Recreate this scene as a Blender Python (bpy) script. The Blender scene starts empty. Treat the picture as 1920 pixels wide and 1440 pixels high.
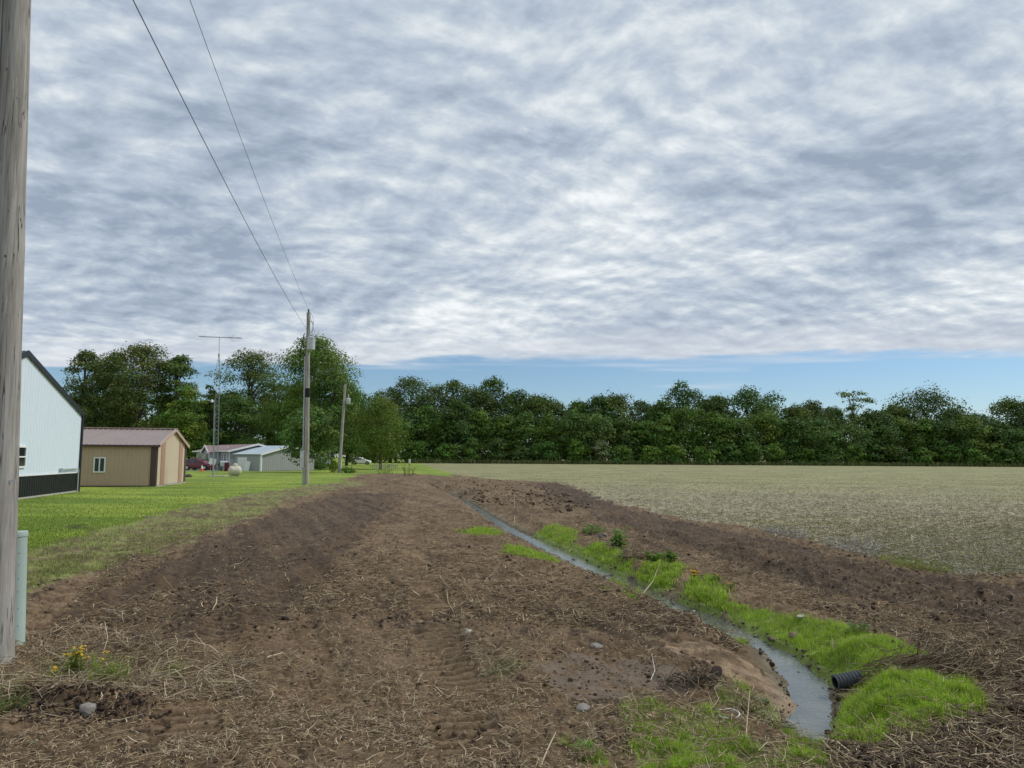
import bpy, math, random
import numpy as np
from mathutils import Matrix, Vector, Euler

# ------------------------------------------------------------------ camera
FPX, CAMZ = 1413.0, 1.8
PITCH = math.atan(138 / FPX)
ROLL = math.radians(0.36)
scene = bpy.context.scene
cam_d = bpy.data.cameras.new('camera')
cam = bpy.data.objects.new('camera', cam_d)
scene.collection.objects.link(cam)
CM = Matrix.Rotation(math.pi / 2 + PITCH, 3, 'X') @ Matrix.Rotation(ROLL, 3, 'Z')
cam.matrix_world = Matrix.Translation((0, 0, CAMZ)) @ CM.to_4x4()
cam_d.sensor_width = 36
cam_d.lens = FPX / 1920 * 36
cam_d.clip_start = 0.05
cam_d.clip_end = 6000
scene.camera = cam
CMN = np.array(CM)

# ------------------------------------------------------------------ light
SUN_EL, SUN_AZ = math.radians(48), math.radians(72)      # azimuth clockwise from +Y
SUN_STRENGTH = 1.5
sd = bpy.data.lights.new('sun', 'SUN')
sd.energy = SUN_STRENGTH
sd.angle = math.radians(10)
sd.color = (1.0, 0.96, 0.9)
so = bpy.data.objects.new('sun', sd)
scene.collection.objects.link(so)
sdir = Vector((math.sin(SUN_AZ) * math.cos(SUN_EL), math.cos(SUN_AZ) * math.cos(SUN_EL), math.sin(SUN_EL)))
so.rotation_euler = sdir.to_track_quat('Z', 'Y').to_euler()

vs = scene.view_settings
vs.view_transform = 'Standard'
vs.look = 'None'
vs.exposure = 0.6
vs.gamma = 1.0
scene.render.film_transparent = False
scene.cycles.max_bounces = 6
scene.cycles.transparent_max_bounces = 4

W = bpy.data.worlds.new("World")
scene.world = W
W.use_nodes = True
wt = W.node_tree
wt.nodes.clear()


class NT:
    """small wrapper for writing node trees"""
    def __init__(s, t): s.t = t
    def n(s, typ, ins=None, **kw):
        nd = s.t.nodes.new(typ)
        for k, v in kw.items(): setattr(nd, k, v)
        if ins:
            for k, v in ins.items(): s.set(nd.inputs[k], v)
        return nd
    def set(s, sock, v):
        if isinstance(v, bpy.types.NodeSocket): s.t.links.new(v, sock)
        elif isinstance(v, bpy.types.Node): s.t.links.new(v.outputs[0], sock)
        else: sock.default_value = v
    def m(s, op, a, b=None, c=None, clamp=False):
        nd = s.t.nodes.new('ShaderNodeMath'); nd.operation = op; nd.use_clamp = clamp
        s.set(nd.inputs[0], a)
        if b is not None: s.set(nd.inputs[1], b)
        if c is not None: s.set(nd.inputs[2], c)
        return nd.outputs[0]
    def sstep(s, v, a, b):
        nd = s.n('ShaderNodeMapRange', {0: v, 1: a, 2: b, 3: 0.0, 4: 1.0}); nd.interpolation_type = 'SMOOTHSTEP'
        return nd.outputs[0]
    def ramp(s, v, stops):
        nd = s.t.nodes.new('ShaderNodeValToRGB')
        cr = nd.color_ramp
        while len(cr.elements) < len(stops): cr.elements.new(0.5)
        for e, (p, c) in zip(cr.elements, stops):
            e.position = p; e.color = (c[0], c[1], c[2], 1)
        s.set(nd.inputs[0], v)
        return nd.outputs[0]
    def mix(s, f, a, b, blend='MIX'):
        nd = s.t.nodes.new('ShaderNodeMix'); nd.data_type = 'RGBA'; nd.blend_type = blend; nd.clamp_factor = True
        s.set(nd.inputs[0], f)
        for i, v in ((6, a), (7, b)):
            if isinstance(v, tuple) and len(v) == 3: v = (*v, 1)
            s.set(nd.inputs[i], v)
        return nd.outputs[2]


SKY_S = 0.1
w = NT(wt)
tc = w.n('ShaderNodeTexCoord')
sep = w.n('ShaderNodeSeparateXYZ', {0: tc.outputs['Generated']})
zc = w.m('MAXIMUM', sep.outputs[2], 0.012)
u = w.m('DIVIDE', sep.outputs[0], zc)
v = w.m('DIVIDE', sep.outputs[1], zc)
uv = w.n('ShaderNodeCombineXYZ', {0: u, 1: v, 2: 0.0}).outputs[0]
zs = w.m('ADD', zc, 0.20)       # clouds have depth: soften the foreshortening of the deck
uvt = w.n('ShaderNodeCombineXYZ', {0: w.m('DIVIDE', sep.outputs[0], zs), 1: w.m('DIVIDE', sep.outputs[1], zs), 2: 0.0}).outputs[0]
mp = w.n('ShaderNodeMapping', {0: uvt, 1: (3.1, 1.7, 0), 2: (0, 0, math.radians(-24)), 3: (1.3, 1.5, 1)}).outputs[0]


def cloud_height(vec, light=False):
    n_mid = w.n('ShaderNodeTexNoise', {'Vector': vec, 'Scale': 2.6, 'Detail': 9.0, 'Roughness': 0.585, 'Distortion': 0.0}).outputs[0]
    n_puf = w.n('ShaderNodeTexNoise', {'Vector': vec, 'Scale': 8.5, 'Detail': 5.0, 'Roughness': 0.56, 'Distortion': 0.15}).outputs[0]
    return w.m('ADD', w.m('MULTIPLY', n_mid, 0.66), w.m('MULTIPLY', n_puf, 0.34))


warp = w.n('ShaderNodeTexNoise', {'Vector': mp, 'Scale': 1.1, 'Detail': 2.0, 'Roughness': 0.5})
wv = w.n('ShaderNodeVectorMath', {0: warp.outputs['Color'], 1: (0.5, 0.5, 0.5)}, operation='SUBTRACT').outputs[0]
wv = w.n('ShaderNodeVectorMath', {0: wv, 'Scale': 0.30}, operation='SCALE').outputs[0]
mpw = w.n('ShaderNodeVectorMath', {0: mp, 1: wv}, operation='ADD').outputs[0]
mps = w.n('ShaderNodeVectorMath', {0: mpw, 1: (0.035, 0.06, 0.0)}, operation='ADD').outputs[0]
n_big = w.n('ShaderNodeTexNoise', {'Vector': mpw, 'Scale': 0.75, 'Detail': 2.0, 'Roughness': 0.5}).outputs[0]
h0 = cloud_height(mpw)
h1_ = cloud_height(mps)
emb = w.m('MULTIPLY', w.m('SUBTRACT', h0, h1_), 0.46)          # lit and shaded flanks of the puffs
cl = w.m('ADD', w.m('MULTIPLY', n_big, 0.42), w.m('MULTIPLY', h0, 0.58))
cl = w.m('ADD', cl, emb)
# thicker and thinner stretches of the deck
for bx, by, br, ba in ((.66, 1.85, .55, -.045), (.55, 2.7, .40, -.035), (-1.2, 2.1, .5, -.045), (-.8, 2.6, .45, -.03), (-.93, 1.5, .35, .035),
                       (-.10, 2.35, .5, .03), (.16, 1.6, .45, .03), (-.25, 1.2, .5, -.015), (1.2, 2.7, .5, .02)):
    dd_ = w.n('ShaderNodeVectorMath', {0: uvt, 1: (bx, by, 0)}, operation='DISTANCE').outputs['Value']
    cl = w.m('ADD', cl, w.m('MULTIPLY', w.m('SUBTRACT', 1.0, w.sstep(dd_, 0.0, br * 1.5)), ba * 0.55))
ccol = w.ramp(cl, [(0.35, (0.212, 0.258, 0.332)), (0.435, (0.285, 0.334, 0.404)), (0.50, (0.352, 0.402, 0.460)),
                   (0.56, (0.440, 0.482, 0.518)), (0.66, (0.60, 0.63, 0.64))])
# the deck of cloud ends a few degrees above the horizon
edge = w.m('ADD', v, w.m('MULTIPLY', u, 0.17))
en = w.n('ShaderNodeTexNoise', {'Vector': uv, 'Scale': 0.9, 'Detail': 5.0, 'Roughness': 0.55}).outputs[0]
edge = w.m('ADD', edge, w.m('MULTIPLY', w.m('SUBTRACT', en, 0.5), 2.4))
deck = w.m('SUBTRACT', 1.0, w.sstep(edge, 7.25, 8.0))
paling = w.sstep(edge, 5.2, 7.2)
ccol = w.mix(w.m('MULTIPLY', paling, 0.55), ccol, (0.43, 0.455, 0.50))
# thin wisps inside the clear band
mw = w.n('ShaderNodeMapping', {0: uv, 3: (0.26, 0.6, 1), 1: (4.9, 0.6, 0)}).outputs[0]
wn = w.n('ShaderNodeTexNoise', {'Vector': mw, 'Scale': 1.0, 'Detail': 4.0, 'Roughness': 0.45}).outputs[0]
wisp = w.m('MULTIPLY', w.sstep(wn, 0.60, 0.72), w.m('SUBTRACT', 1.0, w.sstep(v, 14.0, 20.0)))
wisp = w.m('MULTIPLY', wisp, 0.5)
nish = w.n('ShaderNodeTexSky', sky_type='NISHITA')
nish.sun_disc = False
nish.sun_elevation = SUN_EL
nish.sun_rotation = SUN_AZ
nish.air_density = 1.0
nish.dust_density = 0.4
nish.ozone_density = 2.0
nish.altitude = 200
clear = w.mix(1.0, nish.outputs[0], (0.50, 0.59, 0.68), 'MULTIPLY')
k = 1.0 / SKY_S
ccol10 = w.mix(1.0, ccol, (k, k, k), 'MULTIPLY')
s1 = w.mix(wisp, clear, (0.42 * k, 0.47 * k, 0.54 * k))
s2 = w.mix(deck, s1, ccol10)
low = w.sstep(sep.outputs[2], -0.02, 0.0)
s3 = w.mix(low, (0.08 * k, 0.09 * k, 0.06 * k), s2)
bg = w.n('ShaderNodeBackground', {0: s3, 1: SKY_S})
w.n('ShaderNodeOutputWorld', {0: bg.outputs[0]})

# ------------------------------------------------------------------ maths
rng = np.random.default_rng(7)
random.seed(7)
CAMP = np.array([0, 0, CAMZ])


def ray(px, py):
    d = np.array([(px - 960) / FPX, -(py - 720) / FPX, -1.0])
    return CMN @ d


def P(px, py, z=0.0):
    d = ray(px, py)
    t = (z - CAMZ) / d[2]
    p = CAMP + d * t
    return Vector(p)


def at_y(px, py, y):
    """the point on the sight line of a pixel at depth y"""
    d = ray(px, py)
    return Vector(CAMP + d * (y / d[1]))


def on_x(px, y):
    """ground point at depth y below column px"""
    d = ray(px, 860)
    return Vector((d[0] * y / d[1], y, 0))


def top_z(py, px, y):
    return at_y(px, py, y).z


def proj(x, y, z=0.0):
    q = np.stack([x, y, np.zeros_like(x) + z - CAMZ], -1) @ CMN
    zz = np.minimum(q[..., 2], -1e-3)
    return 960 - FPX * q[..., 0] / zz, 720 + FPX * q[..., 1] / zz


def _hash(xi, yi, seed):
    h = (xi * 374761393 + yi * 668265263 + seed * 1442695041) & 0xffffffff
    h = ((h ^ (h >> 13)) * 1274126177) & 0xffffffff
    return (h ^ (h >> 16)) & 0xffff


_GA = np.arange(65536) / 65536 * 2 * np.pi
_GC, _GS = np.cos(_GA), np.sin(_GA)


def gnoise(x, y, seed=0):
    x0 = np.floor(x); y0 = np.floor(y)
    fx = x - x0; fy = y - y0
    xi = x0.astype(np.int64); yi = y0.astype(np.int64)
    ux = fx * fx * fx * (fx * (fx * 6 - 15) + 10); uy = fy * fy * fy * (fy * (fy * 6 - 15) + 10)
    def g(i, j):
        h = _hash(xi + i, yi + j, seed)
        return _GC[h] * (fx - i) + _GS[h] * (fy - j)
    a = g(0, 0); b = g(1, 0); c = g(0, 1); d = g(1, 1)
    return ((a + (b - a) * ux) * (1 - uy) + (c + (d - c) * ux) * uy) * 1.5


def fbm(x, y, size, octv=3, seed=0, gain=0.5):
    s = 0; a = 1; n = 0; f = 1.0 / size
    for o in range(octv):
        s = s + a * gnoise(x * f + o * 17.3, y * f - o * 9.1, seed + o * 31)
        n += a; a *= gain; f *= 2.03
    return s / n


def sst(v, a, b):
    t = np.clip((v - a) / (b - a), 0, 1)
    return t * t * (3 - 2 * t)


def inpoly(px, py, poly):
    r = np.zeros(px.shape, bool)
    n = len(poly)
    for i in range(n):
        x1, y1 = poly[i]; x2, y2 = poly[(i + 1) % n]
        if y1 == y2: continue
        c = ((y1 > py) != (y2 > py)) & (px < (x2 - x1) * (py - y1) / (y2 - y1) + x1)
        r ^= c
    return r


# ------------------------------------------------------------------ the lie of the land (regions are stored in metres)
def gpoly(pts):
    """outline of a ground region: measured points turned into metres on the ground"""
    return [tuple(P(a, b))[:2] for a, b in pts]


WATER_Z = -0.24
CRK = [(800, 906, 5), (835, 922, 6), (872, 940, 10), (900, 958, 14), (930, 978, 20), (960, 996, 30), (1000, 1015, 40), (1050, 1038, 44),
       (1100, 1062, 46), (1150, 1085, 44), (1200, 1106, 38), (1250, 1130, 50), (1300, 1151, 56), (1350, 1172, 58),
       (1400, 1196, 54), (1450, 1222, 54), (1482, 1250, 74), (1512, 1280, 86), (1526, 1310, 78), (1522, 1340, 80),
       (1512, 1368, 92), (1535, 1395, 50)]
crk = []
for a, b, ww in CRK:
    p = P(a, b, WATER_Z)
    crk.append((p.x, p.y, ww * (.95 if b < 1112 else .95) / FPX * p.y / 2))
crk = np.array(crk)


def creek(x, y):
    """distance to the centreline, half width and side there"""
    x0_ = x; x = x + .07 * fbm(x, y, .7, 3, 71, .6); y = y + .06 * fbm(x0_, y, .5, 2, 72)
    best = np.full(x.shape, 1e9); wd = np.zeros(x.shape); side = np.zeros(x.shape)
    for i in range(len(crk) - 1):
        ax, ay, aw = crk[i]; bx, by, bw = crk[i + 1]
        dx, dy = bx - ax, by - ay
        t = np.clip(((x - ax) * dx + (y - ay) * dy) / (dx * dx + dy * dy), 0, 1)
        qx = x - ax - dx * t; qy = y - ay - dy * t
        d = np.hypot(qx, qy)
        m = d < best
        best = np.where(m, d, best); wd = np.where(m, aw + (bw - aw) * t, wd)
        side = np.where(m, np.sign(dx * qy - dy * qx), side)
    return best, wd, side


R_LAWN = gpoly([(-900, 1100), (-300, 1075), (40, 1034), (150, 1004), (300, 962), (440, 930), (560, 912), (640, 905), (645, 896), (700, 888), (760, 887),
                (840, 893), (855, 886), (800, 874), (780, 866), (-2000, 846)])
R_MIX = gpoly([(-900, 1300), (-300, 1200), (40, 1118), (150, 1080), (330, 1028), (450, 980), (560, 930), (650, 912), (700, 906), (640, 900), (560, 905),
               (440, 922), (300, 955), (150, 998), (40, 1030), (-300, 1070), (-900, 1090)])
R_FIELD = gpoly([(780, 866), (800, 874), (855, 890), (930, 899), (1050, 904), (1090, 915), (1130, 938), (1300, 975), (1400, 985), (1500, 1008),
                 (1620, 1042), (1780, 1078), (1920, 1095), (2300, 1150), (3300, 1200), (3600, 875.5), (1920, 867), (900, 859.8)])
R_DARK = gpoly([(1000, 906), (1060, 906), (1150, 945), (1300, 985), (1450, 1015), (1600, 1055), (1780, 1092), (1920, 1112), (2600, 1200),
                (2600, 1440), (2300, 1700), (1600, 1560), (1580, 1420), (1700, 1385), (1840, 1330), (1920, 1260), (1920, 1200), (1760, 1150), (1560, 1110), (1400, 1068), (1250, 1020), (1130, 975), (1040, 935)])
R_DARK2 = gpoly([(120, 1150), (300, 1060), (470, 975), (640, 925), (760, 925), (700, 980), (620, 1060), (560, 1150), (420, 1200), (200, 1220)])
R_STRAW = gpoly([(-400, 1230), (0, 1210), (130, 1180), (330, 1215), (520, 1215), (640, 1165), (760, 1185), (950, 1175), (1080, 1230), (1020, 1300), (1100, 1380),
                 (1150, 1600), (400, 1650), (260, 1500), (330, 1340), (240, 1275), (-400, 1400)])
R_STRAWR = gpoly([(1180, 1030), (1330, 1065), (1500, 1115), (1700, 1150), (1920, 1215), (1920, 1420), (1760, 1400), (1840, 1310), (1730, 1220), (1560, 1160), (1400, 1110), (1250, 1065)])
R_SAND = gpoly([(1290, 1205), (1380, 1205), (1440, 1232), (1480, 1262), (1482, 1290), (1420, 1285), (1370, 1262), (1240, 1232)])
R_SLICK = gpoly([(1000, 1248), (1120, 1235), (1300, 1268), (1310, 1300), (1180, 1318), (1060, 1312)])
R_FPATCH = gpoly([(1640, 1045), (1700, 1046), (1790, 1066), (1785, 1080), (1690, 1068)])

# tufts of bright grass along the ditch
GRASS = [
    [(858, 1000), (900, 990), (938, 994), (940, 1002), (900, 1004)],
    [(950, 1022), (985, 1024), (1055, 1048), (1040, 1056), (990, 1044), (945, 1034)],
    [(995, 990), (1030, 984), (1082, 996), (1080, 1009), (1030, 1006)],
    [(1085, 1020), (1120, 1018), (1180, 1042), (1185, 1058), (1150, 1062), (1095, 1040)],
    [(1190, 1058), (1240, 1052), (1280, 1066), (1262, 1086), (1200, 1080)],
    [(1262, 1100), (1300, 1086), (1345, 1090), (1362, 1112), (1340, 1132), (1272, 1116)],
    [(1360, 1116), (1420, 1130), (1500, 1154), (1580, 1178), (1655, 1200), (1700, 1228), (1740, 1240), (1730, 1268), (1650, 1270), (1570, 1246),
     (1500, 1222), (1480, 1192), (1420, 1166), (1375, 1146)],
    [(1556, 1294), (1600, 1272), (1690, 1276), (1760, 1296), (1812, 1282), (1836, 1322), (1800, 1352), (1720, 1372), (1640, 1398), (1590, 1392), (1552, 1350)],
    [(1370, 1264), (1430, 1276), (1490, 1312), (1486, 1342), (1430, 1326), (1370, 1292)],
    [(1340, 1290), (1400, 1300), (1420, 1330), (1350, 1320)],
    [(1166, 1318), (1230, 1312), (1236, 1350), (1200, 1400), (1168, 1350)],
    [(1190, 1390), (1300, 1380), (1420, 1395), (1440, 1450), (1200, 1470)],
    [(1430, 1392), (1500, 1385), (1560, 1420), (1560, 1460), (1430, 1460)],
    [(1070, 1395), (1110, 1385), (1135, 1430), (1090, 1440)],
    [(1240, 1330), (1330, 1330), (1400, 1370), (1330, 1395), (1250, 1380)],
    [(1120, 1052), (1200, 1070), (1266, 1098), (1240, 1106), (1180, 1086)],
    [(1325, 1126), (1380, 1136), (1424, 1164), (1400, 1176), (1346, 1152)],
    [(1020, 1000), (1060, 1004), (1110, 1022), (1080, 1026), (1030, 1012)],
    [(1120, 1096), (1150, 1100), (1210, 1124), (1195, 1130), (1140, 1110)],
    [(1730, 1236), (1790, 1250), (1840, 1282), (1800, 1290), (1740, 1268)],
]
GRASS_D = [1, 1, 1, 1, 1, 1, 1, 1, .85, .5, .45, .6, .6, .6, .25, .6, .8, .5, .5, .4]
GRASSW = [gpoly(g) for g in GRASS]
WEEDY = [gpoly(g) for g in ([(80, 1236), (130, 1222), (230, 1238), (246, 1290), (160, 1294), (70, 1280)], [(-60, 1290), (40, 1272), (60, 1300), (10, 1330), (-60, 1340)],
                            [(295, 1262), (330, 1246), (345, 1262), (320, 1272)])]

TRACKS = [  # centre points, width, bar pitch, depth
    ([(60, 1190), (200, 1130), (400, 1052), (560, 985), (700, 930)], 0.5, 0.165, 0.038),
    ([(-160, 1330), (60, 1250), (330, 1200), (460, 1150), (640, 1030), (740, 950)], 0.5, 0.165, 0.038),
    ([(300, 1500), (350, 1340), (430, 1205), (560, 1090), (720, 960), (760, 920)], 0.48, 0.165, 0.042),
    ([(900, 1600), (880, 1400), (850, 1300), (810, 1150), (780, 1020), (770, 930)], 0.48, 0.165, 0.042),
    ([(560, 1010), (640, 975), (740, 985), (800, 1040)], 0.4, 0.12, 0.012),
]
TRW = [([tuple(P(a, b))[:2] for a, b in t[0]],) + t[1:] for t in TRACKS]
MOUNDS = []   # x, y, radius along x, along y, height
for px, py, rx, ry, hh in [(60, 1312, .42, .16, .11), (170, 1318, .38, .15, .10), (250, 1325, .25, .12, .07), (120, 1300, .3, .14, .07),
                           (850, 912, 1.2, 1.6, .32), (930, 925, 1.2, 2.5, .26), (905, 905, 1.5, 4, .3), (1000, 950, .9, 1.4, .22), (1090, 960, 1.2, 1.3, .20),
                           (1190, 985, 1.0, 1.0, .14), (1400, 1040, 1.0, .7, .12), (1560, 1075, 1.0, .7, .12), (1250, 1010, .9, .8, .12), (1900, 1100, .6, .5, .16),
                           (680, 892, 3.5, 3.0, .25), (740, 890, 3, 3, .15), (1010, 1060, .5, .3, .08), (1120, 1120, .7, .3, .09), (1260, 1170, .35, .25, .08),
                           (1700, 1300, .5, .35, .10), (1620, 1330, .35, .25, .10), (1600, 1215, .5, .3, .07), (1430, 1300, .18, .2, .08), (1310, 1105, .25, .25, .07),
                           (1140, 1045, .4, .5, .08), (1230, 1068, .3, .4, .08), (1500, 1180, .4, .25, .06), (1040, 990, .5, .7, .08), (1800, 1240, .45, .3, .10),
                           (1060, 1225, .1, .08, .04), (975, 1248, .08, .08, .04), (640, 1150, .35, .1, -.05), (1290, 1255, .2, .1, .05)]:
    p = P(px, py)
    MOUNDS.append((p.x, p.y, rx, ry, hh * (.62 if py < 1000 else 1)))


def regions(x, y):
    """soil 0..1 and the other region weights, with ragged edges"""
    r = np.hypot(x, y)
    a = np.clip(r * 0.016, 0.03, 0.9)
    wx = x + a * (fbm(x, y, 1.1, 3, 5) * 1.5 + fbm(x, y, 0.16, 2, 55) * .9)
    wy = y + a * (fbm(x, y, 1.1, 3, 6) * 1.5 + fbm(x, y, 0.16, 2, 56) * .9) * 1.6
    out = {}
    for k_, reg in (('lawn', R_LAWN), ('mix', R_MIX), ('field', R_FIELD), ('dark', R_DARK), ('dark2', R_DARK2), ('straw', R_STRAW), ('strawr', R_STRAWR),
                    ('sand', R_SAND), ('slick', R_SLICK), ('fpatch', R_FPATCH)):
        out[k_] = inpoly(wx, wy, reg)
    far = (r > 150)
    out['lawn'] |= far & (x < -18) & ~out['field']
    out['field'] |= far & ~out['lawn']
    out['mix'] &= ~out['field']
    out['lawn'] &= ~out['field']
    return out


def tracks(x, y):
    tr = np.zeros_like(x); mk = np.zeros_like(x)
    for pts, wdt, pitch, dep in TRW:
        s0 = 0.0
        for i in range(len(pts) - 1):
            ax, ay = pts[i]; bx, by = pts[i + 1]
            L = math.hypot(bx - ax, by - ay); dx, dy = (bx - ax) / L, (by - ay) / L
            t = (x - ax) * dx + (y - ay) * dy
            q = (x - ax) * -dy + (y - ay) * dx
            m = ((t > -.05) & (t < L + .05)) * (1 - sst(np.abs(q), wdt / 2 - .05, wdt / 2 + .02))
            wear = sst(fbm(x, y, .8, 2, 61), -.35, .1)
            ph = (s0 + t + .02 * fbm(x, y, .3, 2, 62)) / pitch
            bar = np.abs((ph % 1) - .5) * 2
            tr = np.minimum(tr, -m * dep * (0.25 + 1.4 * sst(bar, .45, .75) * wear * (1 + .4 * fbm(x, y, .12, 2, 63))))
            mk = np.maximum(mk, m * wear)
            s0 += L
    return tr, mk


def H(x, y, reg=None, fine=True):
    x = np.asarray(x, float); y = np.asarray(y, float)
    if reg is None: reg = regions(x, y)
    grassy = reg['lawn'].astype(float)
    fld = reg['field'].astype(float)
    soil = np.clip(1 - grassy - 0.6 * fld - .3 * reg['mix'], 0, 1)
    z = 0.035 * fbm(x, y, 3.5, 2, 11) * np.clip(1 - grassy * .5, 0, 1)
    for mx, my, rx, ry, hh in MOUNDS:
        q = ((x - mx) / rx) ** 2 + ((y - my) / ry) ** 2
        z = z + hh * np.exp(-q * 1.2) * (1 + .5 * fbm(x, y, .25, 2, 77))
    d, wd, side = creek(x, y)
    wn_ = wd * (0.9 + 0.45 * fbm(x, y, 0.35, 4, 21, .6))
    B = np.where(side > 0, 0.62, 0.78) * (1 + .4 * fbm(x, y, .9, 2, 22)) * np.clip(0.75 + y * .02, .8, 1.7)
    bank = sst(d, wn_ + .02, wn_ + B)
    shelf = sst(d, wn_, wn_ + .07) * 0.05
    prof = np.where(d < wn_, WATER_Z - 0.07 + 0.07 * (d / np.maximum(wn_, 1e-3)) ** 2, WATER_Z + shelf + (0 - WATER_Z - .05) * bank)
    z = z * sst(d, wn_, wn_ + .45) + prof
    wet = 1 - sst(d, wn_ + .05, wn_ + .32)
    if fine:
        sl = reg['slick'] | reg['sand']
        rough = soil * np.where(sl, .55, np.where(reg['dark'], 1.5, 1.0)) * (1 - .8 * wet) * (1 - sst(np.hypot(x, y), 60, 110))
        tr, tmk = tracks(x, y)
        z = z + soil * (1 - wet) * .085 * np.where(side > 0, fbm(x * .99 + y * .17, (y * .99 - x * .17) * .05, .45, 3, 151), fbm(x * .93 + y * .36, (y * .93 - x * .36) * .05, .45, 3, 152)) * sst(y, 5, 8) * (1 - fld)
        rough = rough * (1 - .72 * tmk)
        cl_ = fbm(x, y, .30, 3, 31)
        cf = fbm(x, y, .075, 3, 33)
        z = z + rough * (.036 * cl_ + .030 * np.maximum(cf - .05, 0) + .010 * cf + .007 * fbm(x, y, .038, 2, 37) * (1 - sst(y, 9, 16)))
        z = z + rough * .045 * np.maximum(fbm(x, y, .20, 2, 35) - .05, 0) - rough * .028 * (1 - sst(np.abs(fbm(x, y, .16, 3, 38)), 0, .16)) * sst(fbm(x, y, .6, 2, 39), -.25, .25)
        z = z + grassy * .012 * fbm(x, y, .15, 2, 41) + fld * .02 * fbm(x, y, .25, 3, 43)
        z = z + tr * (1 - wet) * (1 - grassy)
    return z


def ground_pt(px, py):
    z = 0.0
    for _ in range(4):
        p = P(px, py, z)
        z = float(H(np.array([p.x]), np.array([p.y]))[0])
    return Vector((p.x, p.y, z))


def hz(x, y):
    return float(H(np.array([float(x)]), np.array([float(y)]))[0])


# ------------------------------------------------------------------ materials
def mat(name, col=None, rough=0.8, var=0.15, scale=3.0, bump=0.0, bscale=40.0, metal=0.0, attr=None, spec=0.3, col2=None,
        stretch=None, transl=0.0, coord='Object', streak=None):
    m = bpy.data.materials.new(name); m.use_nodes = True
    t = m.node_tree; t.nodes.clear(); n = NT(t)
    tc_ = n.n('ShaderNodeTexCoord').outputs[coord]
    if stretch: vec = n.n('ShaderNodeMapping', {0: tc_, 3: stretch}).outputs[0]
    else: vec = tc_
    if attr:
        base = n.n('ShaderNodeAttribute', attribute_name=attr).outputs[0]
    else:
        base = n.n('ShaderNodeRGB').outputs[0]; base.default_value = (*col, 1)
    nz = n.n('ShaderNodeTexNoise', {'Vector': vec, 'Scale': scale, 'Detail': 5.0, 'Roughness': 0.6}).outputs[0]
    if col2:
        base = n.mix(n.sstep(nz, 0.40, 0.62), base, col2)
    fac = n.m('ADD', n.m('MULTIPLY', n.m('SUBTRACT', nz, 0.5), 2 * var * 1.6), 1.0)
    c3 = n.n('ShaderNodeCombineXYZ', {0: fac, 1: fac, 2: fac}).outputs[0]
    base = n.mix(1.0, base, c3, 'MULTIPLY')
    b = n.n('ShaderNodeBsdfPrincipled', {'Base Color': base, 'Roughness': rough, 'Metallic': metal, 'Specular IOR Level': spec})
    if bump:
        bn = n.n('ShaderNodeTexNoise', {'Vector': vec, 'Scale': bscale, 'Detail': 6.0, 'Roughness': 0.6}).outputs[0]
        bp = n.n('ShaderNodeBump', {'Height': bn, 'Strength': 1.0, 'Distance': bump})
        t.links.new(bp.outputs[0], b.inputs['Normal'])
    sh = b.outputs[0]
    if transl:
        tr = n.n('ShaderNodeBsdfTranslucent', {0: base})
        sh = n.n('ShaderNodeMixShader', {0: transl, 1: sh, 2: tr.outputs[0]}).outputs[0]
    n.n('ShaderNodeOutputMaterial', {0: sh})
    return m


def ground_mat():
    m = bpy.data.materials.new('ground'); m.use_nodes = True
    t = m.node_tree; t.nodes.clear(); n = NT(t)
    pos = n.n('ShaderNodeNewGeometry').outputs['Position']
    col = n.n('ShaderNodeAttribute', attribute_name='Col')
    a = col.outputs[0]; soil = col.outputs['Alpha']
    n1 = n.n('ShaderNodeTexNoise', {'Vector': pos, 'Scale': 38.0, 'Detail': 5.0, 'Roughness': .65}).outputs[0]
    n2 = n.n('ShaderNodeTexNoise', {'Vector': pos, 'Scale': 150.0, 'Detail': 3.0, 'Roughness': .6}).outputs[0]
    n3 = n.n('ShaderNodeTexNoise', {'Vector': pos, 'Scale': 6.0, 'Detail': 4.0, 'Roughness': .6}).outputs[0]
    f = n.m('ADD', 1.0, n.m('MULTIPLY', n.m('SUBTRACT', n1, .5), 1.15))
    f = n.m('MULTIPLY', f, n.m('ADD', 1.0, n.m('MULTIPLY', n.m('SUBTRACT', n2, .5), .8)))
    f = n.m('MULTIPLY', f, n.m('ADD', 1.0, n.m('MULTIPLY', n.m('SUBTRACT', n3, .5), .35)))
    c3 = n.n('ShaderNodeCombineXYZ', {0: f, 1: f, 2: f}).outputs[0]
    a = n.mix(1.0, a, c3, 'MULTIPLY')
    # pale flecks of chopped straw lying in the soil
    vo = n.n('ShaderNodeTexVoronoi', {'Vector': n.n('ShaderNodeMapping', {0: pos, 3: (1.0, .35, 1)}).outputs[0], 'Scale': 55.0}).outputs['Distance']
    fl = n.m('MULTIPLY', n.m('SUBTRACT', 1.0, n.sstep(vo, .10, .22)), n.m('MULTIPLY', n.sstep(n1, .50, .62), .55))
    a = n.mix(n.m('MULTIPLY', fl, soil), a, (.30, .23, .14))
    wetv = n.n('ShaderNodeAttribute', attribute_name='wet').outputs['Fac']
    rg = n.m('SUBTRACT', .95, n.m('MULTIPLY', wetv, .25))
    b = n.n('ShaderNodeBsdfPrincipled', {'Base Color': a, 'Roughness': rg, 'Specular IOR Level': .25})
    hh = n.m('ADD', n.m('MULTIPLY', n1, 1.0), n.m('MULTIPLY', n2, .35))
    bp = n.n('ShaderNodeBump', {'Height': hh, 'Strength': 1.0, 'Distance': .006})
    t.links.new(bp.outputs[0], b.inputs['Normal'])
    n.n('ShaderNodeOutputMaterial', {0: b.outputs[0]})
    return m


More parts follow.
